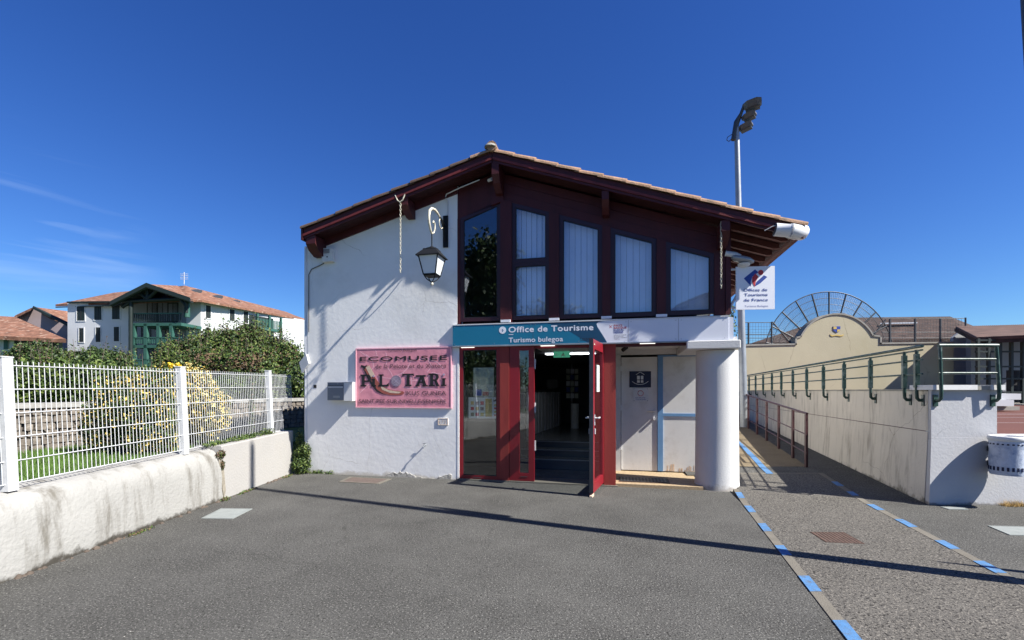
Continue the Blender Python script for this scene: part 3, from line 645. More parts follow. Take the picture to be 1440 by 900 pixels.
for sg in (-1, 1):
    h = MB().box(Lf - .075, Lf - .045, 1.06, 1.22, min(sg * .03, sg * .042), max(sg * .03, sg * .042), DL)
    h.tube([DL.w(Lf - .06, 1.17, sg * .035), DL.w(Lf - .06, 1.17, sg * .09)], .011, 8); h.tube([DL.w(Lf - .05, 1.17, sg * .09), DL.w(Lf - .19, 1.17, sg * .09)], .012, 8)
    h.build('handle', M_plastic, leaf)
    MB().box(Lf - .075, Lf - .05, .93, 1.01, min(sg * .03, sg * .05), max(sg * .03, sg * .05), DL).build('lock', M_plastic, leaf)
MB().box(.30, .52, 1.56, 1.98, .004, .008, DL).build('notice', M_paper, leaf)
MB().box(Lf - .10, Lf - .04, 2.26, 2.28, .029, .034, DL).build('latch_plate', M_lamp_white, leaf)
MB().prism([(Lf - .10, -.003), (Lf + .03, -.003), (Lf + .03, .02), (Lf - .10, .056)], -.02, .02, DL).build('wedge', M_cream, leaf)
# post right of the door and its corner
post(1.555, 1.748, -.25, .0)
fbox(1.56, 1.62, .02, 2.3, -1.25, -.26, M_wood, 'side_wall_trim')
# porch with white double doors
R0 = -1.30
fbox(1.63, 3.10, -.03, .05, -1.42, -.02, M_tilefloor, 'porch_floor')
fbox(1.80, 2.62, .052, .058, -.62, -.18, M_rust, 'door_mat_frame')
mat_ = fbox(1.82, 2.6, .059, .064, -.60, -.20, M_ink, 'door_mat')
for k in range(14): fbox(1.825 + k * .055, 1.85 + k * .055, .0645, .069, -.595, -.205, M_darksteel, 'mat_bar', mat_)
fbox(1.63, 3.5, 2.26, 2.60, -1.5, -1.31, M_doorw, 'lintel')
fbox(1.56, 3.6, 2.362, 2.42, -1.42, -.02, M_doorw, 'porch_ceiling')
fbox(1.75, 3.42, 2.30, 2.36, -.12, .0, M_wood, 'porch_beam')
fbox(1.60, 1.83, .05, 2.26, -1.40, -1.28, M_doorw, 'door_jamb')
fbox(1.57, 1.60, .02, 2.3, -1.28, -.26, M_doorw, 'porch_side_wall')
fbox(3.302, 3.42, -.03, 2.36, -1.49, -1.33, M_stucco, 'porch_side_wall')
dl = fbox(1.84, 2.50, .07, 2.215, -1.40, R0 - .02, M_doorw, 'porch_door')
dr_ = fbox(2.60, 3.30, .07, 2.215, -1.40, R0 - .02, M_doorw, 'porch_door')
fbox(2.505, 2.60, .07, 2.245, -1.40, R0, M_bluetrim, 'door_trim')
fbox(2.602, 3.30, 2.216, 2.245, -1.40, R0 - .005, M_bluetrim, 'door_trim')
fbox(2.602, 3.30, 1.10, 1.155, R0 - .019, R0 - .005, M_bluetrim, 'door_trim', dr_)
hh = MB().tube([B.w(2.44, 1.20, R0 - .02), B.w(2.44, 1.20, R0 + .05)], .012, 8); hh.tube([B.w(2.45, 1.20, R0 + .05), B.w(2.31, 1.205, R0 + .05)], .013, 8); hh.box(2.42, 2.46, 1.02, 1.24, R0 - .019, R0 - .01, B)
hh.build('handle', M_plastic, dl); MB().tube([B.w(2.44, 1.05, R0 - .01), B.w(2.44, 1.05, R0 + .03)], .025, 10).build('lock', M_plastic, dl)
for z in (.45, 1.2, 1.95): fbox(1.832, 1.85, z, z + .1, R0 - .02, R0, M_plastic, 'hinge', dl)
for k in range(22):
    a = 2.66 + random.random() * .60; fbox(a, a + .01 + .02 * random.random(), .072, .09 + .13 * random.random() ** 2, R0 - .019, R0 - .0175, M_cream, 'peeled_patch', dr_)
# room behind the glass
fbox(-3.7, 3.2, .46, .0 + .465, -8.8, -2.55, M_int_floor, 'room_floor')
fbox(-3.7, 1.55, -.02, .012, -1.45, -.41, M_int_floor, 'room_floor')
for k, (z, t) in enumerate(((.20, -1.45), (.33, -1.95), (.458, -2.4))): fbox(-.25, 1.55, -.02, z, t - 1.0 if k < 2 else -2.56, t, M_int_floor, 'step')
for k, (z, t) in enumerate(((.20, -1.45), (.33, -1.95), (.458, -2.4))): fbox(-.25, 1.55, z - .012, z + .003, t - .03, t + .003, M_steel, 'step_nosing')
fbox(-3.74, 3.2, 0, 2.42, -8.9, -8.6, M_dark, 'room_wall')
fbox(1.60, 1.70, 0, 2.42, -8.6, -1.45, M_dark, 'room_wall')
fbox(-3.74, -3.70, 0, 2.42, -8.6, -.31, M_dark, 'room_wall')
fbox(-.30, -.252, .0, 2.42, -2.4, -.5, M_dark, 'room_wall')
fbox(.2, 1.3, 2.385, 2.40, -2.6, -2.4, mat('fill_lamp_glow', (.9, .95, 1), .5, 0, emis=2.6), 'added_fill_lamp')  # added glowing strip, out of view, brightens the counter inside
# banner lamps
for s in (-.80, .62, 2.25):
    fbox(s - .12, s + .12, 2.335, 2.357, -.028, .012, M_led, 'downlight')
# big round column
cc = B.w(3.25, 0, -.30)
colm = MB().lathe((3.35, 7.68, -.03), [(.36, 0), (.345, .05), (.335, .15), (.325, 1.2), (.320, 2.25)], 40).build('column', M_column, office)
sl = MB().box(2.84, 3.62, 2.228, 2.36, -1.30, .10, B).build('column_slab', M_column, office)
sl.modifiers.new('b', 'BEVEL').width = .012
# corner timber post and support box above slab
fbox(3.424, 3.50, 2.77, zsof(3.45) - .01, -.15, .012, M_wood, 'timber_post')
# ================================================================== things on the office
# --- long banner
ban = empty('shop_sign', B.w(1.2, 2.36, .05), 'long teal and white fascia sign reading Office de Tourisme above the entrance', 'sign')
bz0, bz1 = 2.366, 2.725
MB().box(-1.066, 3.455, bz0, bz1, -.02, .05, B).build('box', M_white, ban)
MB().prism([(3.456, bz0), (3.456, bz1), (3.53, bz1 - .01), (3.53, bz0)], -.6, .035, B).build('end_cap', M_white, ban)
MB().box(-1.072, 3.46, bz0 - .022, bz0 - .001, -.02, .062, B).build('bottom_rail', M_steel, ban)
MB().box(-1.072, 3.46, bz1 + .001, bz1 + .018, -.02, .058, B).build('top_rail', M_plastic, ban)
cz = []
for k in range(9):   # curved right end of the teal field
    f = k / 8; cz.append((1.40 + .16 * (1 - (f ** .8)) + (.05 * math.sin(f * math.pi)), bz0 + .003 + (bz1 - bz0 - .006) * f))
cz[-1] = (1.50, bz1 - .003); cz[-2] = (1.425, bz1 - .05); cz[-3] = (1.415, bz1 - .10); cz[0] = (1.60, bz0 + .003)
cz = [(1.61, bz0 + .003), (1.56, bz0 + .09), (1.505, bz0 + .18), (1.455, bz0 + .26), (1.44, bz0 + .31), (1.47, bz0 + .34), (1.56, bz1 - .003)]
MB().prism([(-1.062, bz0 + .003)] + cz + [(-1.062, bz1 - .003)], .0505, .052, B).build('teal_panel', M_teal, ban)
MB().prism([(.62, bz1 - .004), (1.0, bz0 + .20), (1.3, bz0 + .004)] + [(a + 0, b) for a, b in cz[0:]], .0522, .0528, B).build('dark_teal_panel', M_teal_dark, ban)
for a in (.38, 1.95, 2.72):
    MB().box(a - .0015, a + .0015, bz0 + .004, bz1 - .004, .0530, .0535, B).build('panel_joint', M_ink2, ban)
for a in (-1.03, -.3, .34, .42, 1.15, 1.91, 1.99, 2.68, 2.76, 3.40):
    for z in (bz0 + .03, bz1 - .03): MB().disc((a, z), .006, B, .0528, .056, 8).build('screw', M_steel, ban)
text('Office de Tourisme', B, -.045, 2.578, .0535, .098, M_white, ban, width=1.43, bold=.055)
text('Turismo bulegoa', B, -.045, 2.405, .0535, .085, M_white, ban, width=.93, bold=.035)
MB().box(-.045, .035, 2.535, 2.545, .0525, .0545, B).build('dash', M_white, ban)
MB().disc((-.155, 2.62), .062, B, .0525, .0545).build('badge', M_white, ban); text('\u203a', B, -.165, 2.588, .0555, .08, M_teal, ban, bold=.02)
text('\u25aa \u25aa\u25aa\u25aa\u25aa\u25aa\u25aa \u25aa', B, 1.17, 2.43, .0535, .03, M_ink, ban, width=.24)
text('SAINT-PEE', B, 1.17, 2.405, .0535, .022, M_ink, ban, width=.24)
text('PAYS', B, 1.72, 2.625, .0515, .032, M_red, ban, width=.13, bold=.03); text('BASQUE', B, 1.72, 2.588, .0515, .032, M_red, ban, width=.20, bold=.03)
text('EUSKAL', B, 1.72, 2.551, .0515, .032, M_bluep, ban, width=.16, bold=.03); text('HERRIA', B, 1.72, 2.515, .0515, .032, M_bluep, ban, width=.15, bold=.03)
for k, s in enumerate(('OFFICE DE TOURISME', 'PAYS BASQUE', 'EUSKAL HERRIA', 'TURISMOA')): text(s, B, 1.72, 2.478 - k * .022, .0515, .013, M_ink, ban, width=(.2, .15, .2, .09)[k])
text('X', B, 1.64, 2.60, .0515, .05, M_red, ban, width=.055)
# --- pink sign
ps0, ps1, pz0, pz1 = -2.984, -1.092, 1.262, 2.365
pk = empty('museum_sign', B.w(-2.04, pz0, .02), 'pink Ecomusee Pilotari sign with black lettering on the white wall', 'sign')
bd = MB().box(ps0, ps1, pz0, pz1, .001, .028, B).build('panel', M_pink, pk)
MB().ring([(ps0, pz0), (ps1, pz0), (ps1, pz1), (ps0, pz1)], [(ps0 + .02, pz0 + .02), (ps1 - .02, pz0 + .02), (ps1 - .02, pz1 - .02), (ps0 + .02, pz1 - .02)], .0285, .034, B).build('edge_trim', M_pinkline, pk)
def px(x): return ps0 + (x - 70) / 970 * (ps1 - ps0)        # sign artwork in its own grid
def pz(y): return pz1 - (y - 65) / 610 * (pz1 - pz0)
T = .030
crk = MB(); random.seed(11)
segs = [[(385, 110), (400, 180), (390, 235)], [(390, 250), (440, 320), (460, 365), (560, 320), (610, 270), (640, 200)], [(640, 200), (800, 180), (900, 220), (960, 280)], [(800, 180), (850, 260), (800, 320)], [(180, 130), (250, 190), (260, 260), (200, 330)], [(560, 320), (640, 400), (780, 400), (850, 320), (940, 340)], [(300, 360), (460, 380)], [(120, 520), (200, 440), (270, 420)], [(560, 460), (620, 480), (800, 470), (940, 500)], [(930, 560), (990, 620)], [(640, 330), (650, 460)], [(280, 90), (295, 150)], [(120, 100), (190, 150)]]
for sg in segs:
    for a, b in zip(sg, sg[1:]):
        p, q = Vector((px(a[0]), pz(a[1]))), Vector((px(b[0]), pz(b[1]))); d = (q - p).normalized(); nn = Vector((-d.y, d.x)) * .006
        crk.prism([tuple(p - nn), tuple(q - nn), tuple(q + nn), tuple(p + nn)], .0282, .029, B)
crk.build('crackle_print', M_pinkline, pk)
def ptx(s, x0, x1, yb, hpx, m=M_ink, bold=.0, sp=1): return text(s, B, px(x0), pz(yb), T + .003, hpx / 610 * (pz1 - pz0), m, pk, width=px(x1) - px(x0), bold=bold, sp=sp)
ptx('Turismo Bulegoa', 398, 700, 105, 30, M_ink2)
ptx('ECOMUSEE', 118, 994, 198, 46, M_ink, .05)
ptx('de la Pelote et du Xistera', 280, 988, 274, 44, M_ink2)
# xistera (curved glove)
cv = [(150, 262), (175, 300), (215, 372), (262, 440), (300, 492), (350, 525), (420, 545), (500, 548), (560, 540), (576, 522), (560, 506), (480, 500), (410, 485), (345, 450), (300, 400), (262, 340), (215, 240), (175, 250)]
MB().prism([(px(a), pz(b)) for a, b in cv], T, T + .002, B).build('glove_print', M_brownprint, pk)
MB().prism([(px(a), pz(b)) for a, b in [(178, 262), (215, 240), (275, 345), (232, 362)]], T + .0022, T + .003, B).build('glove_strap_print', M_cream, pk)
MB().prism([(px(a), pz(b)) for a, b in [(130, 235), (170, 248), (195, 232), (180, 262), (160, 290), (150, 262), (128, 262)]], T + .0022, T + .003, B).build('glove_tie_print', M_ink, pk)
MB().prism([(px(a), pz(b)) for a, b in [(150, 275), (175, 300), (215, 372), (262, 440), (300, 492), (350, 525), (400, 544), (360, 538), (290, 510), (235, 440), (190, 365)]], T + .0022, T + .003, B).build('glove_edge_print', M_ink, pk)
MB().prism([(px(a), pz(b)) for a, b in [(330, 450), (410, 492), (480, 506), (545, 512), (520, 528), (430, 522), (350, 490)]], T + .0022, T + .003, B).build('glove_light_print', M_cream, pk)
# heavy lettering P i L o T A R i
def bl(polys):
    mb = MB()
    for p in polys: mb.prism([(px(a), pz(b)) for a, b in p], T + .0035, T + .005, B)
    return mb.build('heavy_letter', M_ink, pk)
def rect(x0, y0, x1, y1): return [(x0, y0), (x1, y0), (x1, y1), (x0, y1)]
bl([rect(138, 335, 168, 455), rect(122, 335, 215, 352), rect(122, 442, 185, 458), rect(160, 395, 215, 410), [(195, 335), (225, 345), (236, 370), (228, 398), (205, 411), (200, 395), (208, 372), (196, 352)]])
bl([rect(248, 380, 275, 455), rect(238, 378, 275, 390), rect(236, 443, 288, 458)])
MB().disc((px(262), pz(352)), .020, B, T + .0035, T + .006, 12).build('dot_print', M_greyball, pk)
bl([rect(325, 335, 350, 455), rect(312, 335, 364, 348), rect(312, 440, 415, 458), [(395, 440), (420, 418), (418, 458)]])
bl([[(555, 330), (670, 330), (672, 358), (655, 345), (570, 345), (556, 360)], rect(598, 345, 630, 445), rect(584, 440, 648, 455)])
bl([[(735, 352), (765, 352), (800, 455), (765, 455)], [(735, 352), (750, 372), (718, 455), (694, 455)], rect(715, 410, 780, 424), rect(686, 444, 728, 457), rect(756, 444, 810, 457), rect(690, 345, 790, 362)])
bl([rect(832, 330, 862, 455), rect(815, 330, 885, 346), rect(818, 443, 878, 457), rect(860, 388, 885, 404), [(880, 330), (912, 342), (918, 366), (905, 394), (880, 404), (882, 388), (892, 366), (880, 346)], [(872, 400), (896, 396), (925, 457), (893, 457)]])
bl([rect(952, 380, 978, 448), rect(943, 378, 985, 390), rect(940, 442, 990, 455)])
MB().disc((px(966), pz(342)), .022, B, T + .0035, T + .006, 12).build('dot_print', M_greyball, pk)
MB().disc((px(492), pz(403)), .105, B, T + .0035, T + .005, 28).build('ball_print', M_greyball, pk)
rgm = MB()
for r_ in (.03, .055, .08, .10): rgm.ring([(px(492) + r_ * math.cos(a), pz(403) + r_ * math.sin(a)) for a in np.linspace(0, 2 * math.pi, 21)[:-1]], [(px(492) + (r_ - .006) * math.cos(a), pz(403) + (r_ - .006) * math.sin(a)) for a in np.linspace(0, 2 * math.pi, 21)[:-1]], T + .0052, T + .006, B)
rgm.build('ball_seam_print', M_ink2, pk)
ptx('IKUS GUNEA', 588, 988, 546, 44, M_ink2)
ptx('SAINT-PEE-SUR-NIVELLE/SENPERE', 106, 988, 626, 40, M_ink2, .004)
# --- letterbox
mb_ = empty('letterbox', B.w(-3.33, 1.4, .06), 'grey metal letterbox with a slot on the white wall left of the pink sign', 'letterbox')
mbb = MB().box(-3.52, -3.18, 1.40, 1.735, .001, .11, B).build('body', M_mail, mb_)
MB().box(-3.50, -3.195, 1.635, 1.655, .111, .120, B).build('flap', M_plastic, mb_)
MB().box(-3.51, -3.185, 1.675, 1.68, .111, .116, B).build('lid_line', M_ink, mb_)
MB().box(-3.40, -3.26, 1.445, 1.485, .111, .114, B).build('name_plate', M_steel, mb_)
MB().tube([B.w(-3.30, 1.708, .11), B.w(-3.30, 1.708, .118)], .012, 8).build('lock', M_steel, mb_)
cb = empty('white_cabinet', B.w(-3.08, 1.4, .06), 'plain white box fixed between the grey letterbox and the pink sign', 'box')
MB().box(-3.165, -2.99, 1.39, 1.725, .001, .13, B).build('body', M_plastic, cb); MB().box(-3.17, -2.985, 1.725, 1.74, .001, .138, B).build('lid', M_whitemetal, cb)
# number plate
nm = empty('house_number', B.w(-1.25, .96, 0), 'small cream tile with the house number below the pink sign', 'house number')
MB().box(-1.355, -1.165, .965, 1.085, .001, .012, B).build('tile', M_doorw, nm); text('173', B, -1.325, .995, .0135, .055, M_cream, nm, width=.12, bold=.01)
MB().ring([(-1.355, .965), (-1.165, .965), (-1.165, 1.085), (-1.355, 1.085)], [(-1.343, .977), (-1.177, .977), (-1.177, 1.073), (-1.343, 1.073)], .0125, .016, B).build('rim', M_cream, nm)
# tap
tp = MB().tube([B.w(-1.60, .60, 0), B.w(-1.60, .60, .075)], .011, 8); tp.tube([B.w(-1.60, .60, .07), B.w(-1.60, .575, .085), B.w(-1.60, .545, .083)], .010, 8); tp.tube([B.w(-1.635, .635, .045), B.w(-1.565, .635, .045)], .007, 6); tp.tube([B.w(-1.60, .60, .045), B.w(-1.60, .635, .045)], .006, 6)
tag(tp.build('water_tap', M_steel), 'small metal water tap low on the white wall', 'tap')
fbox(-3.895, -3.83, 1.63, 1.69, .0005, .004, M_ink, 'wall_hole')
# alarm siren box under left eave
al = empty('alarm_box', B.w(-3.55, 4.0, .05), 'small beige alarm box under the left eave', 'alarm')
MB().box(-3.655, -3.43, 4.005, 4.255, .001, .09, B).build('housing', M_doorw, al)
for k in range(5): MB().box(-3.63, -3.49, 4.16 + k * .017, 4.168 + k * .017, .0905, .093, B).build('grille_slot', M_darksteel, al)
MB().disc((-3.54, 4.09), .014, B, .0905, .094, 10).build('light', M_ink, al)
# cables and downpipe
cb2 = MB().tube([B.w(-3.66, 4.0, .012), B.w(-3.75, 3.96, .014), B.w(-3.93, 3.90, .014), B.w(-3.99, 3.80, .014), B.w(-3.99, 2.7, .014)], .008, 6)
tag(cb2.build('wall_cable', M_darksteel), 'dark cable running from the alarm box down the left wall corner', 'cable')
cb3 = MB().tube([B.w(-1.17, 4.70, .012), B.w(-1.17, 4.95, .012), B.w(-1.21, 5.02, .02), B.w(-1.18, 5.06, .05), B.w(-.9, 5.13, .1), B.w(-.55, 5.22, .12)], .010, 6)
tag(cb3.build('wall_cable', M_plastic), 'pale cable rising from the lantern bracket to the gable soffit', 'cable')
dp = empty('downpipe', (-3.98, 9.02, 0), 'white drainpipe with a hopper box at the left corner of the office', 'drainpipe')
MB().tube([B.w(-4.075, 4.35, -.04), B.w(-4.075, .25, -.04)], .042, 10).build('pipe', M_pvc, dp)
MB().add([B.w(-4.19, 2.12, .03), B.w(-4.02, 2.28, .05), B.w(-3.97, 2.10, .05), B.w(-4.13, 1.92, .03), B.w(-4.19, 2.12, -.10), B.w(-4.02, 2.28, -.08), B.w(-3.97, 2.10, -.08), B.w(-4.13, 1.92, -.10)], [(0, 1, 2, 3), (7, 6, 5, 4), (0, 4, 5, 1), (1, 5, 6, 2), (2, 6, 7, 3), (3, 7, 4, 0)]).build('hopper', M_plastic, dp)
# chains
def chain(name, s, t, z0, z1, label):
    r = MB(); z = z0; k = 0
    while z > z1:
        c = B.w(s, z, t); n = 8; L_ = .026; wd = .013; pts = []
        for j in range(n + 1):
            a = 2 * math.pi * j / n; x = wd * math.cos(a); zz = L_ * math.sin(a)
            pts.append(c + (Vector((x, 0, zz)) if k % 2 else Vector((0, x, zz))))
        r.tube(pts, .0048, 5, caps=False); z -= .040; k += 1
    return tag(r.build(name, M_lamp_white), label, 'chain', 'white chains hanging from the eaves')
chain('hanging_chain', -1.86 - .06, .345, 4.86, 3.62, 'long pale chain hanging from the beam end left of the lantern')
chain('hanging_chain', 3.30, .30, 4.10, 3.12, 'pale chain hanging by the right corner post of the gable')
yk = MB().tube([B.w(-2.02, 5.0, .35), B.w(-1.97, 4.90, .36), B.w(-1.92, 4.86, .36), B.w(-1.87, 4.90, .36), B.w(-1.83, 5.0, .35)], .012, 6)
tag(yk.build('chain_hook', M_lamp_white), 'peeling white forked hook at the beam end holding the left chain', 'hook')
# --- lantern
S0 = -1.21
ln = empty('wall_lantern', B.w(S0, 3.3, .4), 'black lantern with opal panes hanging from a curled white bracket', 'lantern')
MB().box(S0 - .045, S0 + .045, 4.13, 4.69, .001, .03, B).build('wall_plate', M_lamp_black, ln)
def arc(cx, cz, r, a0, a1, n=14): return [(cx + r * math.cos(math.radians(a0 + (a1 - a0) * k / n)), cz + r * math.sin(math.radians(a0 + (a1 - a0) * k / n))) for k in range(n + 1)]
P_ = lambda L_: [B.w(S0, z, t) for t, z in L_]
MB().tube(P_([(.03, 4.50), (.22, 4.55), (.30, 4.57)]), .019, 8).build('arm', M_lamp_black, ln)
MB().tube(P_([(.03, 4.24), (.12, 4.42), (.22, 4.55)]), .017, 8).build('brace', M_lamp_black, ln)
MB().tube(P_(arc(.24, 4.47, .08, 60, -150, 10)), .009, 6).build('scroll', M_lamp_white, ln)
MB().tube(P_([(.28, 4.565), (.40, 4.60), (.52, 4.61), (.64, 4.585), (.73, 4.52), (.765, 4.42), (.76, 4.32), (.71, 4.23), (.65, 4.17)]), [.014, .02, .024, .024, .024, .024, .022, .02, .016], 8).build('bracket_arm', M_lamp_white, ln)
MB().tube(P_([(.65, 4.17), (.56, 4.21), (.51, 4.29), (.52, 4.38), (.57, 4.40), (.60, 4.36)]), .013, 8).build('scroll', M_lamp_white, ln)
LT = B.w(S0, 0, .64)
def ring4(z, h, rot=0): 
    dx, nx = B.d, B.n
    return [Vector((LT.x + (dx[0] * a + nx[0] * b) * h, LT.y + (dx[1] * a + nx[1] * b) * h, z)) for a, b in ((-1, -1), (1, -1), (1, 1), (-1, 1))]
def frust(levels, m, name):
    mb = MB(); vs = [p for z, h in levels for p in ring4(z, h)]; n = len(levels)
    mb.add(vs, [tuple(range(4))[::-1], tuple(range(4 * n - 4, 4 * n))] + [(4 * i + k, 4 * i + (k + 1) % 4, 4 * i + 4 + (k + 1) % 4, 4 * i + 4 + k) for i in range(n - 1) for k in range(4)])
    return mb.build(name, m, ln)
MB().tube([Vector((LT.x, LT.y, 4.19)), Vector((LT.x, LT.y, 3.96))], .010, 8).build('hanger', M_lamp_black, ln)
MB().lathe((LT.x, LT.y, 3.90), [(.03, -.02), (.10, .0), (.11, .015), (.05, .04), (.02, .06)], 14).build('cap', M_lamp_black, ln)
frust([(3.775, .205), (3.79, .20), (3.885, .115), (3.905, .11)], M_lamp_black, 'lantern_roof')
for k, (lv) in enumerate(range(4)):
    t_, b_ = ring4(3.773, .165), ring4(3.485, .105); a, c = t_[k], t_[(k + 1) % 4]; d, e = b_[k], b_[(k + 1) % 4]
    cen = Vector((LT.x, LT.y, 3.6)); ins = [(p - (p - cen) * .05) for p in (a, c, e, d)]
    MB().add([a.lerp(c, .04), a.lerp(c, .96), d.lerp(e, .96), d.lerp(e, .04)] + ins, [(0, 1, 2, 3), (7, 6, 5, 4), (0, 4, 5, 1), (1, 5, 6, 2), (2, 6, 7, 3), (3, 7, 4, 0)]).build('pane', M_opal, ln)
    MB().tube([a, d], .011, 6).build('frame_bar', M_lamp_black, ln)
frust([(3.46, .10), (3.485, .115), (3.49, .115)], M_lamp_black, 'base_rim')
for k in range(4):
    c = ring4(3.462, .095)[k]; MB().tube([c, c.lerp(Vector((LT.x, LT.y, 3.40)), .35) + Vector((0, 0, -.03)), Vector((LT.x, LT.y, 3.365))], .009, 6).build('basket_bar', M_lamp_black, ln)
MB().lathe((LT.x, LT.y, 3.32), [(.01, -.01), (.026, .01), (.026, .03), (.01, .05)], 10).build('finial', M_lamp_white, ln)
# --- projecting sign
pj = empty('projecting_sign', B.w(3.88, 2.85, .02), 'square white Offices de Tourisme de France sign at the right corner', 'sign')
Q = Fr(*B.w(3.57, 0, .0).xy, .996, -.09)
MB().box(0, .575, 2.835, 3.50, -.012, .012, Q).build('panel', M_white, pj)
for z in (3.47, 2.87): MB().tube([B.w(3.45, z - .01, -.01), Q.w(.03, z, -.02)], .016, 8).build('arm', M_whitemetal, pj)
MB().tube([B.w(3.44, 2.78, -.02), Q.w(.02, 3.05, -.03)], .02, 8).build('brace', M_plastic, pj)
q = lambda x, y: (x / 285 * .575, 3.50 - (y) / 355 * .665)
def qp(L_, m, n, t=.013): MB().prism([q(*p) for p in L_], t, t + .001, Q).build(n, m, pj)
qp([(57, 98), (140, 25), (165, 50), (120, 85), (108, 130), (110, 165)], M_bluep, 'blue_emblem_half')
qp([(140, 165), (150, 130), (205, 75), (230, 90), (180, 140)], M_bluep, 'blue_emblem_half')
qp([(142, 60), (120, 90), (118, 130), (138, 170), (145, 125), (165, 90), (160, 80)], M_red, 'red_emblem_figure', .0145)
MB().disc(q(182, 52), .040, Q, .0145, .0155, 18).build('red_emblem_dot', M_red, pj)
def qt(s, x0, x1, y, h, b=.0): text(s, Q, q(x0, 0)[0], q(0, y)[1], .0145, h / 355 * .665, M_bluep, pj, width=q(x1, 0)[0] - q(x0, 0)[0], bold=b)
qt('Offices de', 56, 230, 205, 24, .005); qt('Tourisme', 60, 232, 245, 24, .005); qt('de France', 58, 234, 288, 24, .005); qt('Turismo Bulegoa', 62, 236, 335, 14)
# --- flood lamp under right eave
fl = empty('eave_lamp', B.w(3.65, 3.55, -.05), 'grey floodlamp fixed under the right eave above the white square sign', 'lamp')
MB().tube([B.w(3.42, 3.72, .0), B.w(3.56, 3.68, .02), B.w(3.62, 3.64, .03)], .045, 10).build('arm', M_plastic, fl)
hd = MB(); hd.sm = True
cF = B.w(3.66, 3.60, .03)
vs = []; 
for i, (xx, r1) in enumerate(((-.16, .03), (-.12, .075), (0, .095), (.10, .085), (.16, .03))):
    for k in range(10):
        a = 2 * math.pi * k / 10; vs.append(cF + Vector((B.d[0] * xx + B.n[0] * r1 * math.cos(a), B.d[1] * xx + B.n[1] * r1 * math.cos(a), r1 * .62 * math.sin(a) - .25 * xx)))
hd.add(vs, [(i * 10 + k, i * 10 + (k + 1) % 10, i * 10 + 10 + (k + 1) % 10, i * 10 + 10 + k) for i in range(4) for k in range(10)] + [tuple(range(10)), tuple(range(40, 50))]); hd.build('head', M_steel, fl)
MB().lathe(cF + Vector((.02, 0, -.085)), [(.03, -.03), (.085, -.01), (.09, .02)], 14).build('lens', M_doorw, fl)
cam_ = MB().tube([B.w(1.93, 2.34, -.55), B.w(1.86, 2.28, -.50)], .035, 12); tag(cam_.build('security_camera', M_ink), 'small black camera under the porch ceiling by the dark red post', 'camera')
cw = MB().tube([B.w(-.40, 5.22, .06), B.w(-.32, 5.20, .14)], .028, 10); tag(cw.build('spotlight', M_plastic), 'tiny white spotlight under the gable peak', 'lamp')
# --- plaques on porch door
p1_ = empty('door_plaque', B.w(2.16, 1.6, R0), 'navy plaque with a pale house emblem on the white porch door', 'plaque')
MB().box(1.99, 2.385, 1.64, 1.945, R0 - .018, R0 - .008, B).build('panel', M_navy, p1_)
hm = MB()
for a, b, c, d in ((2.13, 2.18, 1.79, 1.86), (2.20, 2.245, 1.79, 1.86), (2.13, 2.18, 1.73, 1.775), (2.20, 2.245, 1.73, 1.775)): hm.box(a, b, c, d, R0 - .0075, R0 - .006, B)
hm.prism([(2.11, 1.875), (2.1875, 1.925), (2.265, 1.875), (2.265, 1.885), (2.1875, 1.937), (2.11, 1.885)], R0 - .0075, R0 - .006, B)
pa = arc(2.1875, 1.90, .21, 225, 315, 10); pb = arc(2.1875, 1.91, .21, 315, 225, 10); hm.prism([(a, b) for a, b in pa] + [(a, b) for a, b in pb], R0 - .0075, R0 - .006, B)
hm.build('emblem', M_doorw, p1_)
p2_ = empty('door_plaque', B.w(2.19, 1.37, R0), 'small clear plaque with a red heart emblem below the navy plaque', 'plaque')
MB().box(2.06, 2.335, 1.375, 1.625, R0 - .018, R0 - .010, B).build('panel', M_plastic, p2_)
MB().ring(arc(2.195, 1.53, .055, 0, 360, 16)[:-1], arc(2.195, 1.53, .046, 0, 360, 16)[:-1], R0 - .0098, R0 - .008, B).build('emblem', M_red, p2_)
text('QUALITE', B, 2.10, 1.435, R0 - .009, .022, M_bluep, p2_, width=.18); text('TOURISME', B, 2.10, 1.40, R0 - .009, .022, M_bluep, p2_, width=.19)
for a, b in ((2.075, 1.39), (2.32, 1.39), (2.075, 1.61), (2.32, 1.61)): MB().disc((a, b), .006, B, R0 - .0098, R0 - .006, 8).build('screw', M_ink, p2_)
# --- posters in the tall window
po = empty('map_poster', B.w(-.5, 1.45, -.13), 'upright town map poster behind the tall left window', 'poster')
MB().box(-.71, -.335, 1.47, 1.985, -.048, -.042, B).build('sheet', M_map, po)
MB().box(-.66, -.56, 1.49, 1.60, -.0415, -.0405, B).build('photo_print', M_bluep, po)
MB().box(-.54, -.43, 1.49, 1.56, -.0415, -.0405, B).build('photo_print', M_brownprint, po)
po2 = empty('notice_poster', B.w(-.5, 1.1, -.13), 'wide notice with symbols and an ochre column below the map poster', 'poster')
MB().box(-.80, -.25, 1.09, 1.46, -.048, -.042, B).build('sheet', M_paper, po2); MB().box(-.49, -.37, 1.12, 1.44, -.0415, -.0405, B).build('column_print', M_yellowp, po2)
for k in range(3):
    for j in range(3): MB().box(-.76 + k * .09, -.70 + k * .09, 1.13 + j * .10, 1.19 + j * .10, -.0415, -.0405, B).build('symbol_print', (M_ink2, M_red, M_yellowp)[(k + j) % 3], po2)
MB().box(-.34, -.28, 1.39, 1.43, -.0415, -.0405, B).build('symbol_print', M_ink, po2)
for j in range(4): MB().box(-.33, -.29, 1.13 + j * .06, 1.165 + j * .06, -.0415, -.0405, B).build('symbol_print', (M_red, M_yellowp)[j % 2], po2)
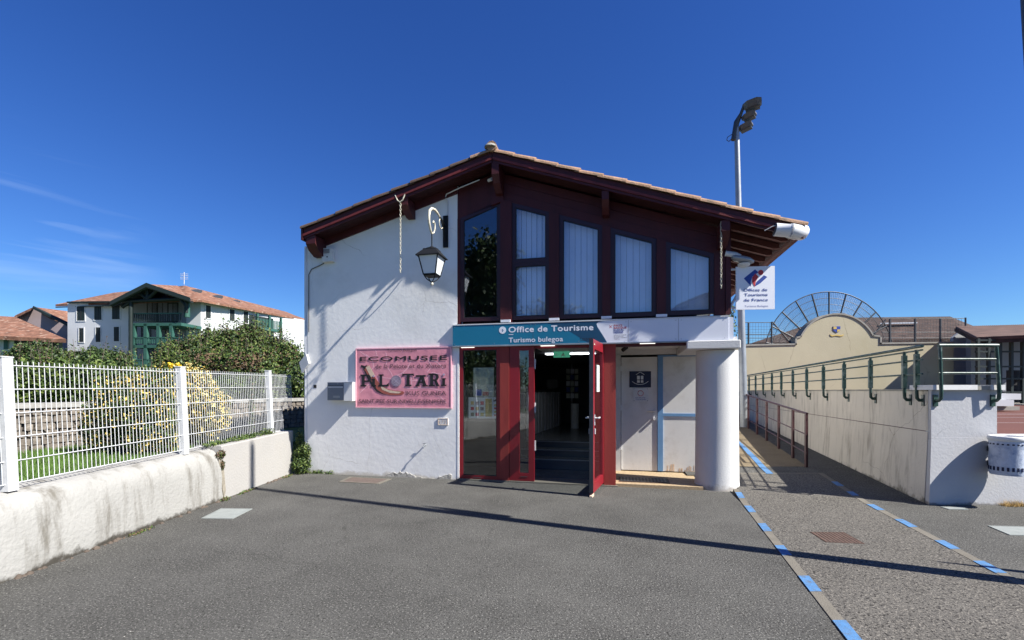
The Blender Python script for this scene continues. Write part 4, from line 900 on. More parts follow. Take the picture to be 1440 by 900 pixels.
# --- reception counter & rack
ct = empty('reception_counter', (1.0, 13.4, .46), 'reception counter with pale vertical slats inside the dark doorway', 'counter')
CF = Fr(.52, 11.8, 1.1, 3.5)
if CF.n[0] < 0: CF.n = (-CF.n[0], -CF.n[1])
MB().box(-.6, 3.6, .466, 1.56, -.6, -.02, CF).build('body', M_ink, ct); MB().box(-.62, 3.65, 1.561, 1.60, -.62, .05, CF).build('top', M_darksteel, ct)
for k in range(11): MB().box(-.5 + k * .37, -.24 + k * .37, .47, 1.555, -.018, .002, CF).build('slat', M_counter, ct)
rk = empty('brochure_rack', (1.86, 14.6, .46), 'tall rack of leaflets standing behind the reception counter', 'rack')
MB().tube([(1.86, 14.6, .47), (1.86, 14.6, 2.4)], .03, 8).build('pole', M_steel, rk)
for j in range(5):
    for k in range(3): MB().abox(1.68 + k * .13, 1.79 + k * .13, 14.5, 14.53, 1.35 + j * .19, 1.50 + j * .19).build('leaflet', (M_paper, M_bluep, M_white, M_map)[(j + k * 2) % 4], rk)
cyl = MB().tube([(1.86, 13.9, .47), (1.86, 13.9, 1.2)], .12, 14); tag(cyl.build('white_bin', M_plastic), 'pale cylinder standing at the end of the reception counter', 'bin')
mn = MB().abox(.95, 1.25, 12.9, 12.94, 1.66, 1.88); mn.abox(1.08, 1.12, 12.9, 12.94, 1.60, 1.66); tag(mn.build('monitor', M_ink), 'dark monitor standing on the reception counter', 'monitor')
# ================================================================== LEFT GARDEN WALL + FENCE
gw = empty('garden_wall', (-4.5, 4, 0), 'weathered white low wall with a rounded top under the white fence', 'wall')
def wall_profile(Y):
    r = 1.0 if Y < 6.6 else 0.0
    h = .70 + .012 * (Y - 3.8)
    return r, h
mbg = MB(); mbg.sm = True; YS = list(np.arange(-5, 6.75, .25)) + [6.75]
prof_n = 12; rows = []
from mathutils import noise as mn_
for Y in YS:
    h = .72 + .012 * (Y - 4)
    row = []
    pr_ = [(-4.17, -.05), (-4.175, .15), (-4.18, .32), (-4.19, .45), (-4.205, .55), (-4.24, .63), (-4.30, .685), (-4.38, .715), (-4.48, .73), (-4.60, .73), (-4.66, .70), (-4.68, .5)]
    for i, (x, z) in enumerate(pr_):
        nz_ = mn_.noise(Vector((Y * 1.3, z * 3, i * .2))) * .022
        row.append((x + nz_, Y, z * (h / .73) + (nz_ * .6 if i > 4 else 0)))
    rows.append(row)
mbg.add([p for r_ in rows for p in r_], [(i * 12 + k, i * 12 + k + 1, (i + 1) * 12 + k + 1, (i + 1) * 12 + k) for i in range(len(YS) - 1) for k in range(11)])
mbg.build('rounded_section', M_garden_wall, gw)
fs = MB(); YS2 = [6.78, 7.4, 8.2, 9.0]
tops = [.775, .785, .80, .815]; lows = [.745, .77, .785, .80]
vs = []
for Y, zt in zip(YS2, tops): vs += [(-4.20, Y, -.05), (-4.20, Y, zt - .01), (-4.215, Y, zt), (-4.60, Y, zt), (-4.60, Y, -.05)]
fs.add(vs, [(i * 5 + k, i * 5 + k + 1, (i + 1) * 5 + k + 1, (i + 1) * 5 + k) for i in range(3) for k in range(4)] + [(0, 1, 2, 3, 4), (15, 19, 18, 17, 16)]).build('square_section', mat('cleaner_stucco', (.34, .33, .315), .9, .08, 1.2, .5, 30, .2, dirt=(.27, .25, .21), dirt_amt=.35, dirt_s=1.2), gw)
cpp = [(6.70, .69), (6.78, .66), (6.85, .60), (6.82, .45), (6.845, .30), (6.87, .12), (6.83, .0), (6.79, .16), (6.77, .33), (6.73, .5)]
MB().add([(-4.188 + .02 * (z > .55) * -1, y, z) for y, z in cpp] + [(-4.22, y, z) for y, z in cpp], [tuple(range(10)), tuple(range(10, 20))[::-1]] + [(i, 10 + i, 10 + (i + 1) % 10, (i + 1) % 10) for i in range(10)]).build('crack_patch', mat('old_render', (.25, .225, .18), .95, .25, 9, .8, 30), gw)
random.seed(5); db = MB()
for k in range(90):
    Y = 1.5 + 7 * random.random(); r_ = .012 + .03 * random.random(); db.lathe((-4.155 + random.uniform(-.01, .02), Y, -.01), [(r_, 0), (r_ * .8, r_ * .5), (r_ * .2, r_ * .9)], 5)
o = db.build('wall_foot_debris', M_bark, gw); o['kind'] = 'stuff'
# fence
fe = empty('mesh_fence', (-4.4, 5, .73), 'white welded bar fence with square posts on top of the garden wall', 'fence')
FX = -4.38
def tz(Y): return .73 + .012 * (Y - 4)
posts = [-2.52, -.32, 1.88, 4.09, 6.27, 8.53]
for Y in posts:
    zt = tz(Y) + 1.13 + (.02 if Y > 8 else 0); ln_ = -.055; h_ = .038
    vs = []
    for z, dx in ((tz(Y) - .03, 0), (zt, ln_)):
        vs += [(FX - h_ + dx, Y - .045, z), (FX + h_ + dx, Y - .045, z), (FX + h_ + dx, Y + .045, z), (FX - h_ + dx, Y + .045, z)]
    p = MB().add(vs, [(3, 2, 1, 0), (4, 5, 6, 7), (0, 1, 5, 4), (1, 2, 6, 5), (2, 3, 7, 6), (3, 0, 4, 7)]).build('post', M_whitemetal, fe)
    MB().add([(x + (FX + ln_ - x) * -.1, y, zt + .001 + dz) for dz in (0, .012) for x, y in ((FX - h_ + ln_, Y - .05), (FX + h_ + ln_, Y - .05), (FX + h_ + ln_, Y + .05), (FX - h_ + ln_, Y + .05))], [(3, 2, 1, 0), (4, 5, 6, 7), (0, 1, 5, 4), (1, 2, 6, 5), (2, 3, 7, 6), (3, 0, 4, 7)]).build('cap', M_whitemetal, p)
bar_me = bpy.data.meshes.new('bar'); bb = MB().tube([(0, 0, 0), (-.052, 0, 1.09)], .0034, 6); bar_me.from_pydata(bb.v, [], bb.f); bar_me.materials.append(M_whitemetal)
bar_s = bpy.data.meshes.new('bar_short'); bb = MB().tube([(-.02, 0, .42), (-.052, 0, 1.09)], .0034, 6); bar_s.from_pydata(bb.v, [], bb.f); bar_s.materials.append(M_whitemetal)
fl_ = Vector(fe.location); far_bars = MB()
bays = [(a, b) for a, b in zip(posts, posts[1:])] + [(8.53, 9.45)]
for (y0, y1) in bays:
    n = int((y1 - y0 - .11) / .05); 
    for k in range(n + 1):
        Y = y0 + .055 + k * .05
        if Y > y1 - .05 and y1 < 9: break
        if y1 < 2:
            far_bars.tube([(FX, Y, tz(Y) + .015), (FX - .052, Y, tz(Y) + 1.105)], .0042, 4); continue
        o = bpy.data.objects.new('bar', bar_s if Y > 9.02 else bar_me); COL.objects.link(o); o.parent = fe; o.location = Vector((FX, Y, tz(Y) + .015)) - fl_
    for hz in (.03, .225, .435, .645, .855, 1.065):
        ye = y1 if (hz > .6 or y1 < 9) else 9.05
        MB().tube([(FX + .010 - .05 * hz, y0 + .045, tz(y0) + hz), (FX + .010 - .05 * hz, ye - .045, tz(ye) + hz)], .0055, 6).build('rail', M_whitemetal, fe)
o = far_bars.build('bars', M_whitemetal, fe); o['kind'] = 'stuff'
# ================================================================== GARDEN BEHIND
struct(MB().abox(-60, -4.66, -10, 70, -.3, .50), 'garden_ground', M_lawn)
n = 26000; gx = RNG.uniform(-9.5, -4.68, n); gy = RNG.uniform(3.2, 9.5, n)
pts = np.stack([gx, gy, np.full(n, .5)], 1); hh_ = RNG.uniform(.04, .10, n); an = RNG.uniform(0, 6.28, n); wv = np.stack([np.cos(an), np.sin(an), np.zeros(n)], 1) * .007
tip = pts + np.stack([RNG.normal(0, .02, n), RNG.normal(0, .02, n), hh_], 1)
gm = MB(); gm.v = np.stack([pts - wv, pts + wv, tip], 1).reshape(-1, 3).tolist(); gm.f = np.arange(n * 3).reshape(-1, 3).tolist(); gm.mi = [0] * n
tag(gm.build_fast('lawn_grass', M_blade), 'short mown green lawn behind the white fence', 'grass', kind='stuff')
# low rubble wall
SW = Fr(-8.5, 8.0, 2.1, 6.0)
sw = empty('stone_wall', SW.w(4, .5, 0), 'low rubble stone wall with a pale coping across the garden', 'wall')
MB().box(-4, 12, .45, 1.27, -.35, -.03, SW).build('core', M_mortar, sw)
MB().box(-4, 12, 1.27, 1.36, -.38, .05, SW).build('coping', M_garden_wall, sw)
random.seed(9); cnt = 0; rest = MB()
for j in range(6):
    a = -3.9
    while a < 10.5:
        wd = random.uniform(.13, .30); z0 = .5 + j * .128; c = [(a + random.uniform(0, .02), z0 + random.uniform(0, .02)), (a + wd * .5, z0 + random.uniform(-.01, .01)), (a + wd - .015, z0 + random.uniform(0, .02)), (a + wd - .01 - random.uniform(0, .02), z0 + .11), (a + wd * .5, z0 + .122), (a + .01 + random.uniform(0, .02), z0 + .105)]
        tt = random.uniform(.0, .04)
        if cnt < 290 and -1.5 < a < 9: MB().prism(c, -.04, tt, SW).build('stone', M_stone, sw); cnt += 1
        else: rest.prism(c, -.04, tt, SW)
        a += wd
o = rest.build('stones', M_stone, sw); o['kind'] = 'stuff'
# shrubs. helper to place blobs from where they stand
def bl_(u, v, Y, ru, rv, ry=None):
    c = P(u, v, Y); rx_ = ru / F * Y; rz = rv / F * Y; return (c.x, c.y, c.z, rx_, ry or rx_ * .8, rz)
plant('variegated_shrub', 'green and yellow variegated shrub behind the fence, the left and greener one', 'shrub', [bl_(150, 598, 8.0, 32, 42), bl_(185, 570, 8.0, 40, 45), bl_(215, 598, 7.9, 36, 48), bl_(230, 545, 8.1, 25, 30)], 16000, .026, [M_leafd, M_leafm, M_leafy], [.5, .26, .24], base_z=.5)
plant('variegated_shrub', 'dense golden yellow shrub behind the fence, beside the middle post', 'shrub', [bl_(270, 560, 9.0, 32, 42), bl_(292, 580, 9.0, 28, 38), bl_(255, 590, 9.0, 28, 36), bl_(262, 535, 9.1, 22, 22)], 16000, .026, [M_leafc, M_leafy, M_leafm, M_leafd], [.38, .27, .15, .2], base_z=.5)
yl = empty('yellow_flowers', P(245, 560, 7.6), 'pair of bright yellow flower heads rising above the fence near its middle post', 'flower')
for (u, v) in ((240, 514), (250, 514)):
    p, d = crown_points([bl_(u, v, 7.6, 3.5, 4)], 160, .9); o = leaves(p, d, .018, [1]).build_fast('flower_head', mat('yellow_petal', (.70, .50, .03), .6, .2, 9), yl); o['kind'] = 'stuff'
    c = P(u, v, 7.6); MB().tube([(c.x + .02, c.y, .5), (c.x, c.y, c.z)], .006, 5).build('stem', M_leafm, yl)
G_ = 'hedges and shrubs behind the garden wall'
plant('green_hedge', 'leafy hedge with sunlit leaves behind the stone wall at far left', 'hedge', [bl_(25, 540, 11, 45, 32), bl_(80, 535, 11.5, 45, 34), bl_(140, 540, 12, 45, 34), bl_(195, 548, 12.4, 40, 30)], 24000, .042, [M_leafm, M_leafd, M_leafl], [.45, .3, .25], base_z=.5, stems=4)
plant('dark_shrub', 'dull grey-green bush left of the white apartment block corner', 'shrub', [bl_(38, 506, 22, 22, 20), bl_(58, 500, 22, 20, 18), bl_(80, 508, 22, 20, 16), bl_(22, 520, 22, 22, 24), bl_(50, 486, 22, 6, 6), bl_(30, 490, 22, 7, 8)], 30000, .05, [M_leafd, M_leafm, M_leafb], [.62, .28, .10], base_z=.5, stems=4)
plant('dark_shrub', 'rounded dark green bush under the windows of the white left wing', 'shrub', [bl_(116, 511, 20, 22, 15), bl_(145, 507, 20, 24, 14), bl_(166, 512, 20, 16, 16), bl_(100, 522, 20, 20, 16), bl_(132, 494, 20, 6, 6)], 28000, .05, [M_leafd, M_leafm], [.7, .3], base_z=.5, stems=4)
big = [bl_(250, 505, 19, 30, 25), bl_(300, 490, 19, 35, 25), bl_(335, 480, 19, 28, 18), bl_(355, 478, 19, 22, 20), bl_(385, 500, 19, 26, 26), bl_(405, 510, 18.5, 22, 28), bl_(290, 520, 18, 45, 30), bl_(350, 520, 18, 50, 34), bl_(240, 520, 18.5, 22, 22)]
plant('big_shrub', 'tall wild bush with bare brown twigs in front of the balconied wing', 'shrub', big + [(lambda u: bl_(u, float(np.interp(u, [225, 290, 350, 380, 418], [503, 484, 464, 474, 494])) + random.uniform(2, 22), 19, random.uniform(5, 10), random.uniform(6, 12)))(random.uniform(228, 418)) for _ in range(30)], 70000, .046, [M_leafm, M_leafd, M_leafl, M_leafb], [.42, .24, .24, .10], base_z=.5, stems=9, fill=.5, extra=[(lambda c: ((c[:, 2] < 3.0) & (c[:, 0] > -11.8) & (c[:, 0] < -8.6) & (np.sin(c[:, 0] * 4.3 + c[:, 2] * 2) + np.sin(c[:, 2] * 6 - c[:, 0] * 3) > -.1) & (RNG.random(len(c)) < .6)), 3)])
plant('hedge_strip', 'low dark hedge behind the stone wall right of the golden shrub', 'hedge', [bl_(330, 550, 15.5, 40, 22), bl_(385, 548, 15.5, 40, 24), bl_(425, 545, 15.5, 30, 30), bl_(440, 520, 15.8, 20, 30)], 15000, .045, [M_leafd, M_leafm, M_leafl], [.5, .35, .15], base_z=.5, stems=4)
def shoots(root_label_obj, pts_list, n, mats_w, size):
    mb_t = MB(); allp = []
    rs = random.Random(31)
    for _ in range(n):
        b = rs.choice(pts_list); a = rs.uniform(0, 6.28); rr_ = rs.uniform(.3, .95)
        base = Vector((b[0] + math.cos(a) * b[3] * rr_, b[1] + math.sin(a) * b[4] * rr_, b[2] + b[5] * math.sqrt(max(0, 1 - rr_ * rr_)) * .9))
        L_ = rs.uniform(.25, .75); tip = base + Vector((rs.uniform(-.25, .25), rs.uniform(-.2, .2), 1)) * L_
        mb_t.tube([base - Vector((0, 0, .2)), tip], [.012, .004], 4)
        for k in range(14):
            f = k / 14; allp.append(tuple(base.lerp(tip, f) + Vector((rs.gauss(0, .05), rs.gauss(0, .05), rs.gauss(0, .03)))))
    o = mb_t.build('twigs', M_bark, root_label_obj); o['kind'] = 'stuff'
    pp = np.array(allp); mb = leaves(pp, RNG.normal(0, 1, (len(pp), 3)), size, mats_w)
    o = mb.build_fast('shoot_leaves', [M_leafm, M_leafd, M_leafl, M_leafb], root_label_obj); o['kind'] = 'stuff'
for ob in [o for o in bpy.data.objects if o.type == 'EMPTY']:
    if ob.name.startswith('big_shrub'): shoots(ob, big, 150, [.45, .2, .3, .05], .045)
    if ob.name == 'green_hedge': shoots(ob, [bl_(25, 540, 11, 45, 32), bl_(80, 535, 11.5, 45, 34), bl_(140, 540, 12, 45, 34), bl_(195, 548, 12.4, 40, 30)], 35, [.45, .2, .3, .05], .030)
    if ob.name.startswith('dark_shrub'): c_ = ob.location; shoots(ob, [(c_.x + d, c_.y, P(0, 516, 21).z, .7, .5, .3) for d in (-1, -.3, .4, 1)], 50, [.4, .35, .2, .05], .045)
# plant at the building corner
plant('corner_plant', 'bushy grey-green plant growing between the garden wall and the office corner', 'plant', [(-4.02, 8.98, .30, .17, .12, .30), (-4.0, 8.90, .16, .17, .14, .16), (-4.08, 9.02, .62, .08, .08, .2), (-3.95, 8.93, .45, .12, .1, .15)], 5200, .017, [M_leafm, M_leafd, M_leafl], [.45, .3, .25], stems=3, trunk_r=.018, fill=.7)
plant('weed_patch', 'low green weeds at the foot of the white wall beside the corner plant', 'weed', [(-3.7, 8.95, .02, .25, .06, .05), (-3.45, 8.90, .02, .12, .05, .05)], 500, .016, [M_leafm, M_leafl], [.6, .4], stems=0, fill=.9)
plant('weed_patch', 'low green weeds along the fence foot near the third post', 'weed', [(-4.33, 7.6, .82, .07, .55, .05), (-4.33, 8.3, .84, .06, .3, .07), (-4.36, 6.9, .80, .07, .3, .04)], 1500, .016, [M_leafm, M_leafd, M_leafl], [.5, .25, .25], stems=0, fill=.9)
plant('weed_patch', 'sparse weeds and moss along the foot of the low garden wall', 'weed', [(-4.12, 6.75, .02, .05, .1, .04), (-4.13, 7.3, .01, .04, .25, .03), (-4.12, 5.2, .01, .04, .2, .02), (-4.11, 8.6, .01, .05, .2, .03)], 700, .013, [M_leafm, M_leafl, M_leafb], [.4, .2, .4], stems=0, fill=.9)
plant('weed_patch', 'dry sprig hanging in the crack of the garden wall', 'weed', [(-4.19, 6.76, .66, .04, .09, .06), (-4.18, 6.78, .50, .02, .04, .08)], 500, .014, [M_leafb, M_leafm], [.7, .3], stems=0, fill=.9)
plant('creeper', 'thin creeper climbing the fence just left of the third post', 'climber', [(-4.50, 8.10, 1.2, .05, .05, .5), (-4.50, 8.12, 1.6, .05, .05, .25)], 700, .02, [M_leafm, M_leafd, M_leafb], [.4, .4, .2], stems=1, base_z=.78, trunk_r=.01, fill=.9)
# ================================================================== FAR LEFT HOUSES
FA = Fr(-36.8, 55.5, -18.2, 1.0); SA = Fr(-36.8, 55.5, 5.6, 13.5)
ab = empty('apartment_block', (-42, 58, .5), 'white three storey block with orange tiled roof and green timber balconies', 'apartment building')
ze = 12.15
def tri(mb, *pts): mb.slab(list(pts), .25)
q2 = FA.q(95)
MB().box(0, q2, .4, ze, -9, 0, FA).build('wall', M_farwall, ab)
MB().box(0, 15.8, .4, ze, -9.0, -.01, SA).build('wall', M_farwall, ab)
def awin(fr, u0, u1, v0, v1, mt=M_shutter, t=.02, sill=True, par=ab):
    a, z1 = fr.pt(u0, v0); b, z0 = fr.pt(u1, v1); _, z1b = fr.pt(u1, v0)
    a, b = min(a, b), max(a, b); z1 = (z1 + z1b) / 2
    f = MB().ring([(a - .1, z0 - .1), (b + .1, z0 - .1), (b + .1, z1 + .1), (a - .1, z1 + .1)], [(a, z0), (b, z0), (b, z1), (a, z1)], .0, .06, fr).build('window', M_whitemetal if sill else M_shutter, par)
    MB().box(a, b, z0, z1, .0, .03, fr).build('shutter', mt, f)
    MB().box((a + b) / 2 - .04, (a + b) / 2 + .04, z0, z1, .031, .05, fr).build('mullion', M_ink, f)
    return f
for q_ in ((108.5, 119.5, 431, 451), (133, 143.5, 430, 450), (158, 169, 428.5, 449), (111.5, 118, 461.5, 481), (135, 142, 460.5, 481), (160.5, 168, 459.6, 480)): awin(FA, *q_)
for q_ in ((289, 296, 429.5, 448), (322.6, 329.6, 435, 452), (342, 348.6, 438, 454.5), (289, 296, 461, 472)): awin(SA, *q_)
# roof planes
rf = MB()
E0, E1, E2, E3 = P(78, 428, 57), P(186, 424.5, 54.6), P(284.6, 421.7, 54.6), P(428, 449, 70)
RB = P(260, 401.5, 62); RC = P(403, 438.6, 83); RL = P(160, 411.5, 63); RLL = P(135, 416.5, 62.5)
tri(rf, E0, P(262, 421.5, 54.2), RB, RL, RLL)
tri(rf, E2, E3, RC, RB); tri(rf, P(262, 421.5, 54.2), E2, RB)
rfo = rf.build('roof', M_roof_far, ab)
MB().box(-.2, q2 - .3, ze - .05, ze + .12, .035, .4, FA).build('eave_shade_strip', M_shutter, ab)  # added dark strip: eave shadow in its colour, covers bright wall
G0, GL, GR = P(207, 399.5, 51.5), P(156, 425.5, 51.5), P(268, 420.0, 51.5)
gr = MB(); tri(gr, G0, GL, P(165, 423, 60), P(245, 402, 62)); tri(gr, G0, GR, P(276, 421, 58), P(250, 401.8, 62)); gr.build('gable_roof', M_roof_far, ab)
sf = MB()
for pl in ((G0, GL, P(165, 423, 60), P(245, 402, 62)), (G0, GR, P(276, 421, 58), P(250, 401.8, 62))): sf.slab([p - Vector((0, -.1, .30)) for p in pl], .15)
sf.slab([p - Vector((0, 0, .30)) for p in (E0, P(186, 424.5, 54.6), P(186, 424.5, 58), P(78, 428, 60))], .12); sf.build('eave_soffit', M_shutter, ab)
br = MB(); br.slab([GL, G0, G0 - Vector((0, .15, -.12)), GL - Vector((0, .15, -.12))], .45); br.slab([G0, GR, GR - Vector((0, .15, -.12)), G0 - Vector((0, .15, -.12))], .45); br.build('barge_board', M_shutter, ab)
for a, b, c in ((296, 418, 1), (318, 424, 2), (338, 430, 3)):
    pass
# skylights
for (u, v, Y) in ((275, 409, 60), (305, 417, 63), (330, 424, 67)):
    c = P(u, v, Y); MB().slab([c + Vector((-.45, -.7, -.06)), c + Vector((.25, -.7, -.2)), c + Vector((.45, .6, .2)), c + Vector((-.25, .6, .36))], .3).build('skylight', M_darksteel, rfo)
# aerial
anp = P(259, 400, 61.5); ae = MB().tube([anp, anp + Vector((0, 0, 1.6))], .04, 5); 
for k in range(4): ae.tube([anp + Vector((-.5, 0, .7 + k * .22)), anp + Vector((.5, 0, .7 + k * .22))], .03, 4)
ae.box; tag(ae.build('roof_aerial', M_whitemetal), 'thin television aerial on the peak of the orange roof', 'aerial')
# balcony bay
def fq(u, t): return FA.q(u, t)
TB = 3.2
a0, a1 = fq(255, TB), fq(187, TB); a0, a1 = min(a0, a1), max(a0, a1)
MB().prism([(fq(262, .02), .4), (fq(183, .02), .4), (fq(183, .02), ze), (fq(262, .02), ze)], 0, .03, FA).build('bay_wall', M_greywall, ab)
for v, nm_ in ((455, 'deck'), (486, 'deck'), (520, 'deck')):
    z = FA.pt(220, v, TB)[1]; MB().box(a0, a1, z - .25, z + .08, .03, TB, FA).build('balcony_deck', M_balcony, ab)
for u in (187, 204, 222, 240):
    s = fq(u, TB); MB().box(s - .18, s + .18, .5, FA.pt(220, 455, TB)[1], TB - .35, TB, FA).build('balcony_post', M_balcony, ab)
for v0, v1 in ((440, 452), (474, 483), (505, 515)):
    z1 = FA.pt(220, v0, TB)[1]; z0 = FA.pt(220, v1, TB)[1]
    rr = MB().box(a0, a1, z1 - .12, z1, TB - .1, TB, FA).build('balcony_rail', M_balcony, ab)
    for k in range(22):
        s = a0 + (a1 - a0) * (k + .5) / 22; MB().box(s - .07, s + .07, z0, z1 - .12, TB - .08, TB - .03, FA).build('baluster', M_shutter if v0 == 440 else M_balcony, rr)
for q_ in ((208, 221, 426, 452), (222, 236, 426, 452), (237, 250, 427, 452), (200, 212, 460, 482), (226, 240, 460, 482), (205, 215, 490, 515)): awin(FA, *q_, sill=False)
# gable truss
zt_ = FA.pt(207, 402, 4)[1]
for (ua, va, ub, vb) in ((172, 424, 262, 420), (207, 402, 207, 424), (193, 409, 207, 421), (222, 407, 207, 421), (184, 424, 172, 432), (184, 424, 184, 520), (262, 421, 262, 440), (262, 430, 254, 421)):
    p, q__ = P(ua, va, 52.2), P(ub, vb, 52.2); MB().tube([p, q__], .22, 4).build('timber_brace', M_shutter, ab)
MB().tube([P(184, 425, 53), P(184, 520, 53)], .22, 6).build('timber_post', M_shutter, ab); MB().tube([P(263, 424, 53), P(263, 446, 53)], .3, 6).build('timber_post', M_balcony, ab)
# right balcony on side wing
c0, c1 = SA.q(363, 1.6), SA.q(396, 1.6)
zz0 = SA.pt(380, 462, 1.6)[1]; zz1 = SA.pt(380, 452, 1.6)[1]
MB().box(c0, c1, zz0 - .3, zz0, .0, 1.6, SA).build('balcony_deck', M_balcony, ab)
for k in range(16): s = c0 + (c1 - c0) * (k + .5) / 16; MB().box(s - .06, s + .06, zz0, zz1 + .2, 1.5, 1.56, SA).build('baluster', M_balcony, ab)
for s in (c0, c1, (c0 + c1) / 2): MB().box(s - .12, s + .12, 3, SA.pt(380, 444, 1.6)[1], 1.35, 1.6, SA).build('balcony_post', M_balcony, ab)
MB().box(c0 - .8, c1, zz0, ze - .6, .02, .05, SA).build('shutter', M_shutter, ab)
lw = empty('low_annex', (-34, 76, .5), 'low white annex with small orange roof at the right end of the block', 'house')
MB().slab([P(398, 440, 76), P(440, 462, 72), P(440, 452, 84), P(398, 438, 84)], .3).build('roof', M_roof_far, lw); MB().add([P(396, 520, 76.5), P(440, 520, 74), P(440, 463, 74), P(400, 445, 76.5), P(396, 520, 84), P(440, 520, 84), P(440, 460, 84), P(400, 445, 84)], [(0, 1, 2, 3), (7, 6, 5, 4), (0, 4, 5, 1), (1, 5, 6, 2), (2, 6, 7, 3), (3, 7, 4, 0)]).build('wall', M_farwall, lw)
# left houses
h1 = empty('roofed_house', (-50, 48, .5), 'low house with a wide orange tiled roof at the left edge of the photo', 'house')
MB().slab([P(-70, 469, 46), P(93, 477, 46), P(21, 445.5, 53), P(-70, 441, 53)], .35).build('roof', M_roof_far, h1)
MB().add([P(-70, 540, 47), P(88, 540, 47), P(88, 476, 47), P(-70, 471, 47), P(-70, 540, 54), P(88, 540, 54), P(80, 472, 54), P(-70, 471, 54)], [(0, 1, 2, 3), (7, 6, 5, 4), (0, 4, 5, 1), (1, 5, 6, 2), (2, 6, 7, 3), (3, 7, 4, 0)]).build('wall', M_farwall, h1)
f = MB().add([P(a, b, 46.9) for a, b in ((5, 476), (11, 476), (11, 491), (5, 491))] + [P(a, b, 46.95) for a, b in ((5, 476), (11, 476), (11, 491), (5, 491))], [(0, 1, 2, 3), (0, 4, 5, 1), (1, 5, 6, 2), (2, 6, 7, 3), (3, 7, 4, 0)]).build('shutter', M_balcony, h1)
MB().add([P(20, 476, 46.95), P(88, 479, 46.95), P(88, 498, 46.95), P(20, 494, 46.95), P(20, 476, 47.0), P(88, 479, 47.0), P(88, 498, 47.0), P(20, 494, 47.0)], [(0, 1, 2, 3), (0, 4, 5, 1), (1, 5, 6, 2), (2, 6, 7, 3), (3, 7, 4, 0)]).build('gallery_shade_panel', M_shutter, h1)  # flat dark sheet with the gallery's shade in its colour
h2 = empty('gabled_house', (-60, 64, .5), 'taller house with mauve gable and orange roof behind the low house', 'house')
MB().slab([P(47, 431.5, 62), P(98, 438, 66), P(97, 454, 62), P(70, 445, 60)], .3).build('roof', M_roof_far, h2)
MB().slab([P(47, 431.5, 60), P(20, 445, 60), P(22, 443, 70), P(50, 432, 70)], .3).build('roof', M_roof_far, h2)
MB().slab([P(46, 431, 59.8), P(96, 456, 59.8), P(97, 453.5, 60.2), P(47, 430, 60.2)], .3).build('barge_board', M_shutter, h2)
MB().add([P(22, 540, 61), P(95, 540, 61), P(95, 456, 61), P(47, 433, 61), P(22, 445, 61), P(22, 540, 70), P(95, 540, 70), P(95, 456, 70), P(47, 434, 70), P(22, 446, 70)], [(0, 1, 2, 3, 4), (9, 8, 7, 6, 5)] + [(i, 5 + i, 5 + (i + 1) % 5, (i + 1) % 5) for i in range(5)]).build('wall', M_pinkwall, h2)
# ================================================================== RIGHT SIDE: ramp wall, court
RW = Fr(5.79, 6.48, .29, .957)
rw = empty('ramp_wall', (5.79, 6.48, 0), 'stained pale concrete retaining wall running back beside the walkway', 'wall')
# battered face: lower part slightly leaning
def wface(a0, a1, z0, z1, t0, t1): return MB().box(a0, a1, z0, z1, t0, t1, RW)
MB().prism  # (no-op reference)
vs = []
for a in (.09, 26): vs += [RW.w(a, -.05, .045), RW.w(a, 1.0, .0), RW.w(a, 1.0, -.25), RW.w(a, -.05, -.25)]
MB().add(vs, [(0, 1, 2, 3), (7, 6, 5, 4), (0, 4, 5, 1), (1, 5, 6, 2), (2, 6, 7, 3), (3, 7, 4, 0)]).build('lower_wall', M_ramp_wall, rw)
wface(.09, 26, 1.0, 1.012, -.25, -.012).build('joint', M_ink2, rw)
wface(.09, 26, 1.012, 1.57, -.25, -.002).build('upper_wall', M_ramp_wall, rw)
wface(.09, 26, 1.571, 1.60, -.26, .01).build('coping', M_coping, rw)
cw_ = empty('corner_wall', (6.2, 6.5, 0), 'white rendered end wall of the raised court with a flat stone cap', 'wall')
X1 = 6.70
MB().add([(5.742, 6.462, -.05), (12, 6.462, -.05), (12, 6.48, .93), (5.79, 6.48, .93), (5.842, 6.73, -.05), (12, 6.73, -.05), (12, 6.73, .93), (5.885, 6.73, .93)], [(0, 1, 2, 3), (7, 6, 5, 4), (0, 4, 5, 1), (1, 5, 6, 2), (2, 6, 7, 3), (3, 7, 4, 0)]).build('lower_wall', M_ramp_front, cw_)
MB().add([(5.792, 6.484, .931), (6.70, 6.484, .931), (6.70, 6.484, 1.585), (5.792, 6.484, 1.585), (5.885, 6.728, .931), (6.70, 6.728, .931), (6.70, 6.728, 1.585), (5.885, 6.728, 1.585)], [(0, 1, 2, 3), (7, 6, 5, 4), (0, 4, 5, 1), (1, 5, 6, 2), (2, 6, 7, 3), (3, 7, 4, 0)]).build('upper_wall', M_ramp_front, cw_)
MB().abox(5.76, 6.37, 6.42, 6.80, 1.587, 1.655).build('cap_stone', M_doorw, cw_)
MB().abox(6.56, 6.75, 6.42, 6.80, 1.587, 1.655).build('cap_stone', M_doorw, cw_)
MB().abox(6.38, 6.55, 6.44, 6.79, 1.587, 1.640).build('cap_stone', M_coping, cw_)
MB().abox(6.704, 12, 6.47, 6.75, .932, .955).build('coping', M_doorw, cw_)
# court floor
cf = MB(); cp = [RW.w(.28, 0, -.24), Vector((60, 6.74, 0)), Vector((60, 62, 0)), RW.w(26, 0, -.24)]
cf.slab([(p.x, p.y, .90) for p in cp], 1.1); struct(cf, 'court_floor', M_court)
for Y, wd in ((13.6, .09), (11.9, .03), (9.9, .03)): struct(MB().abox(11.5 if Y > 12 else 9.6, 40, Y, Y + wd, .890, .904), 'court_line', M_line)
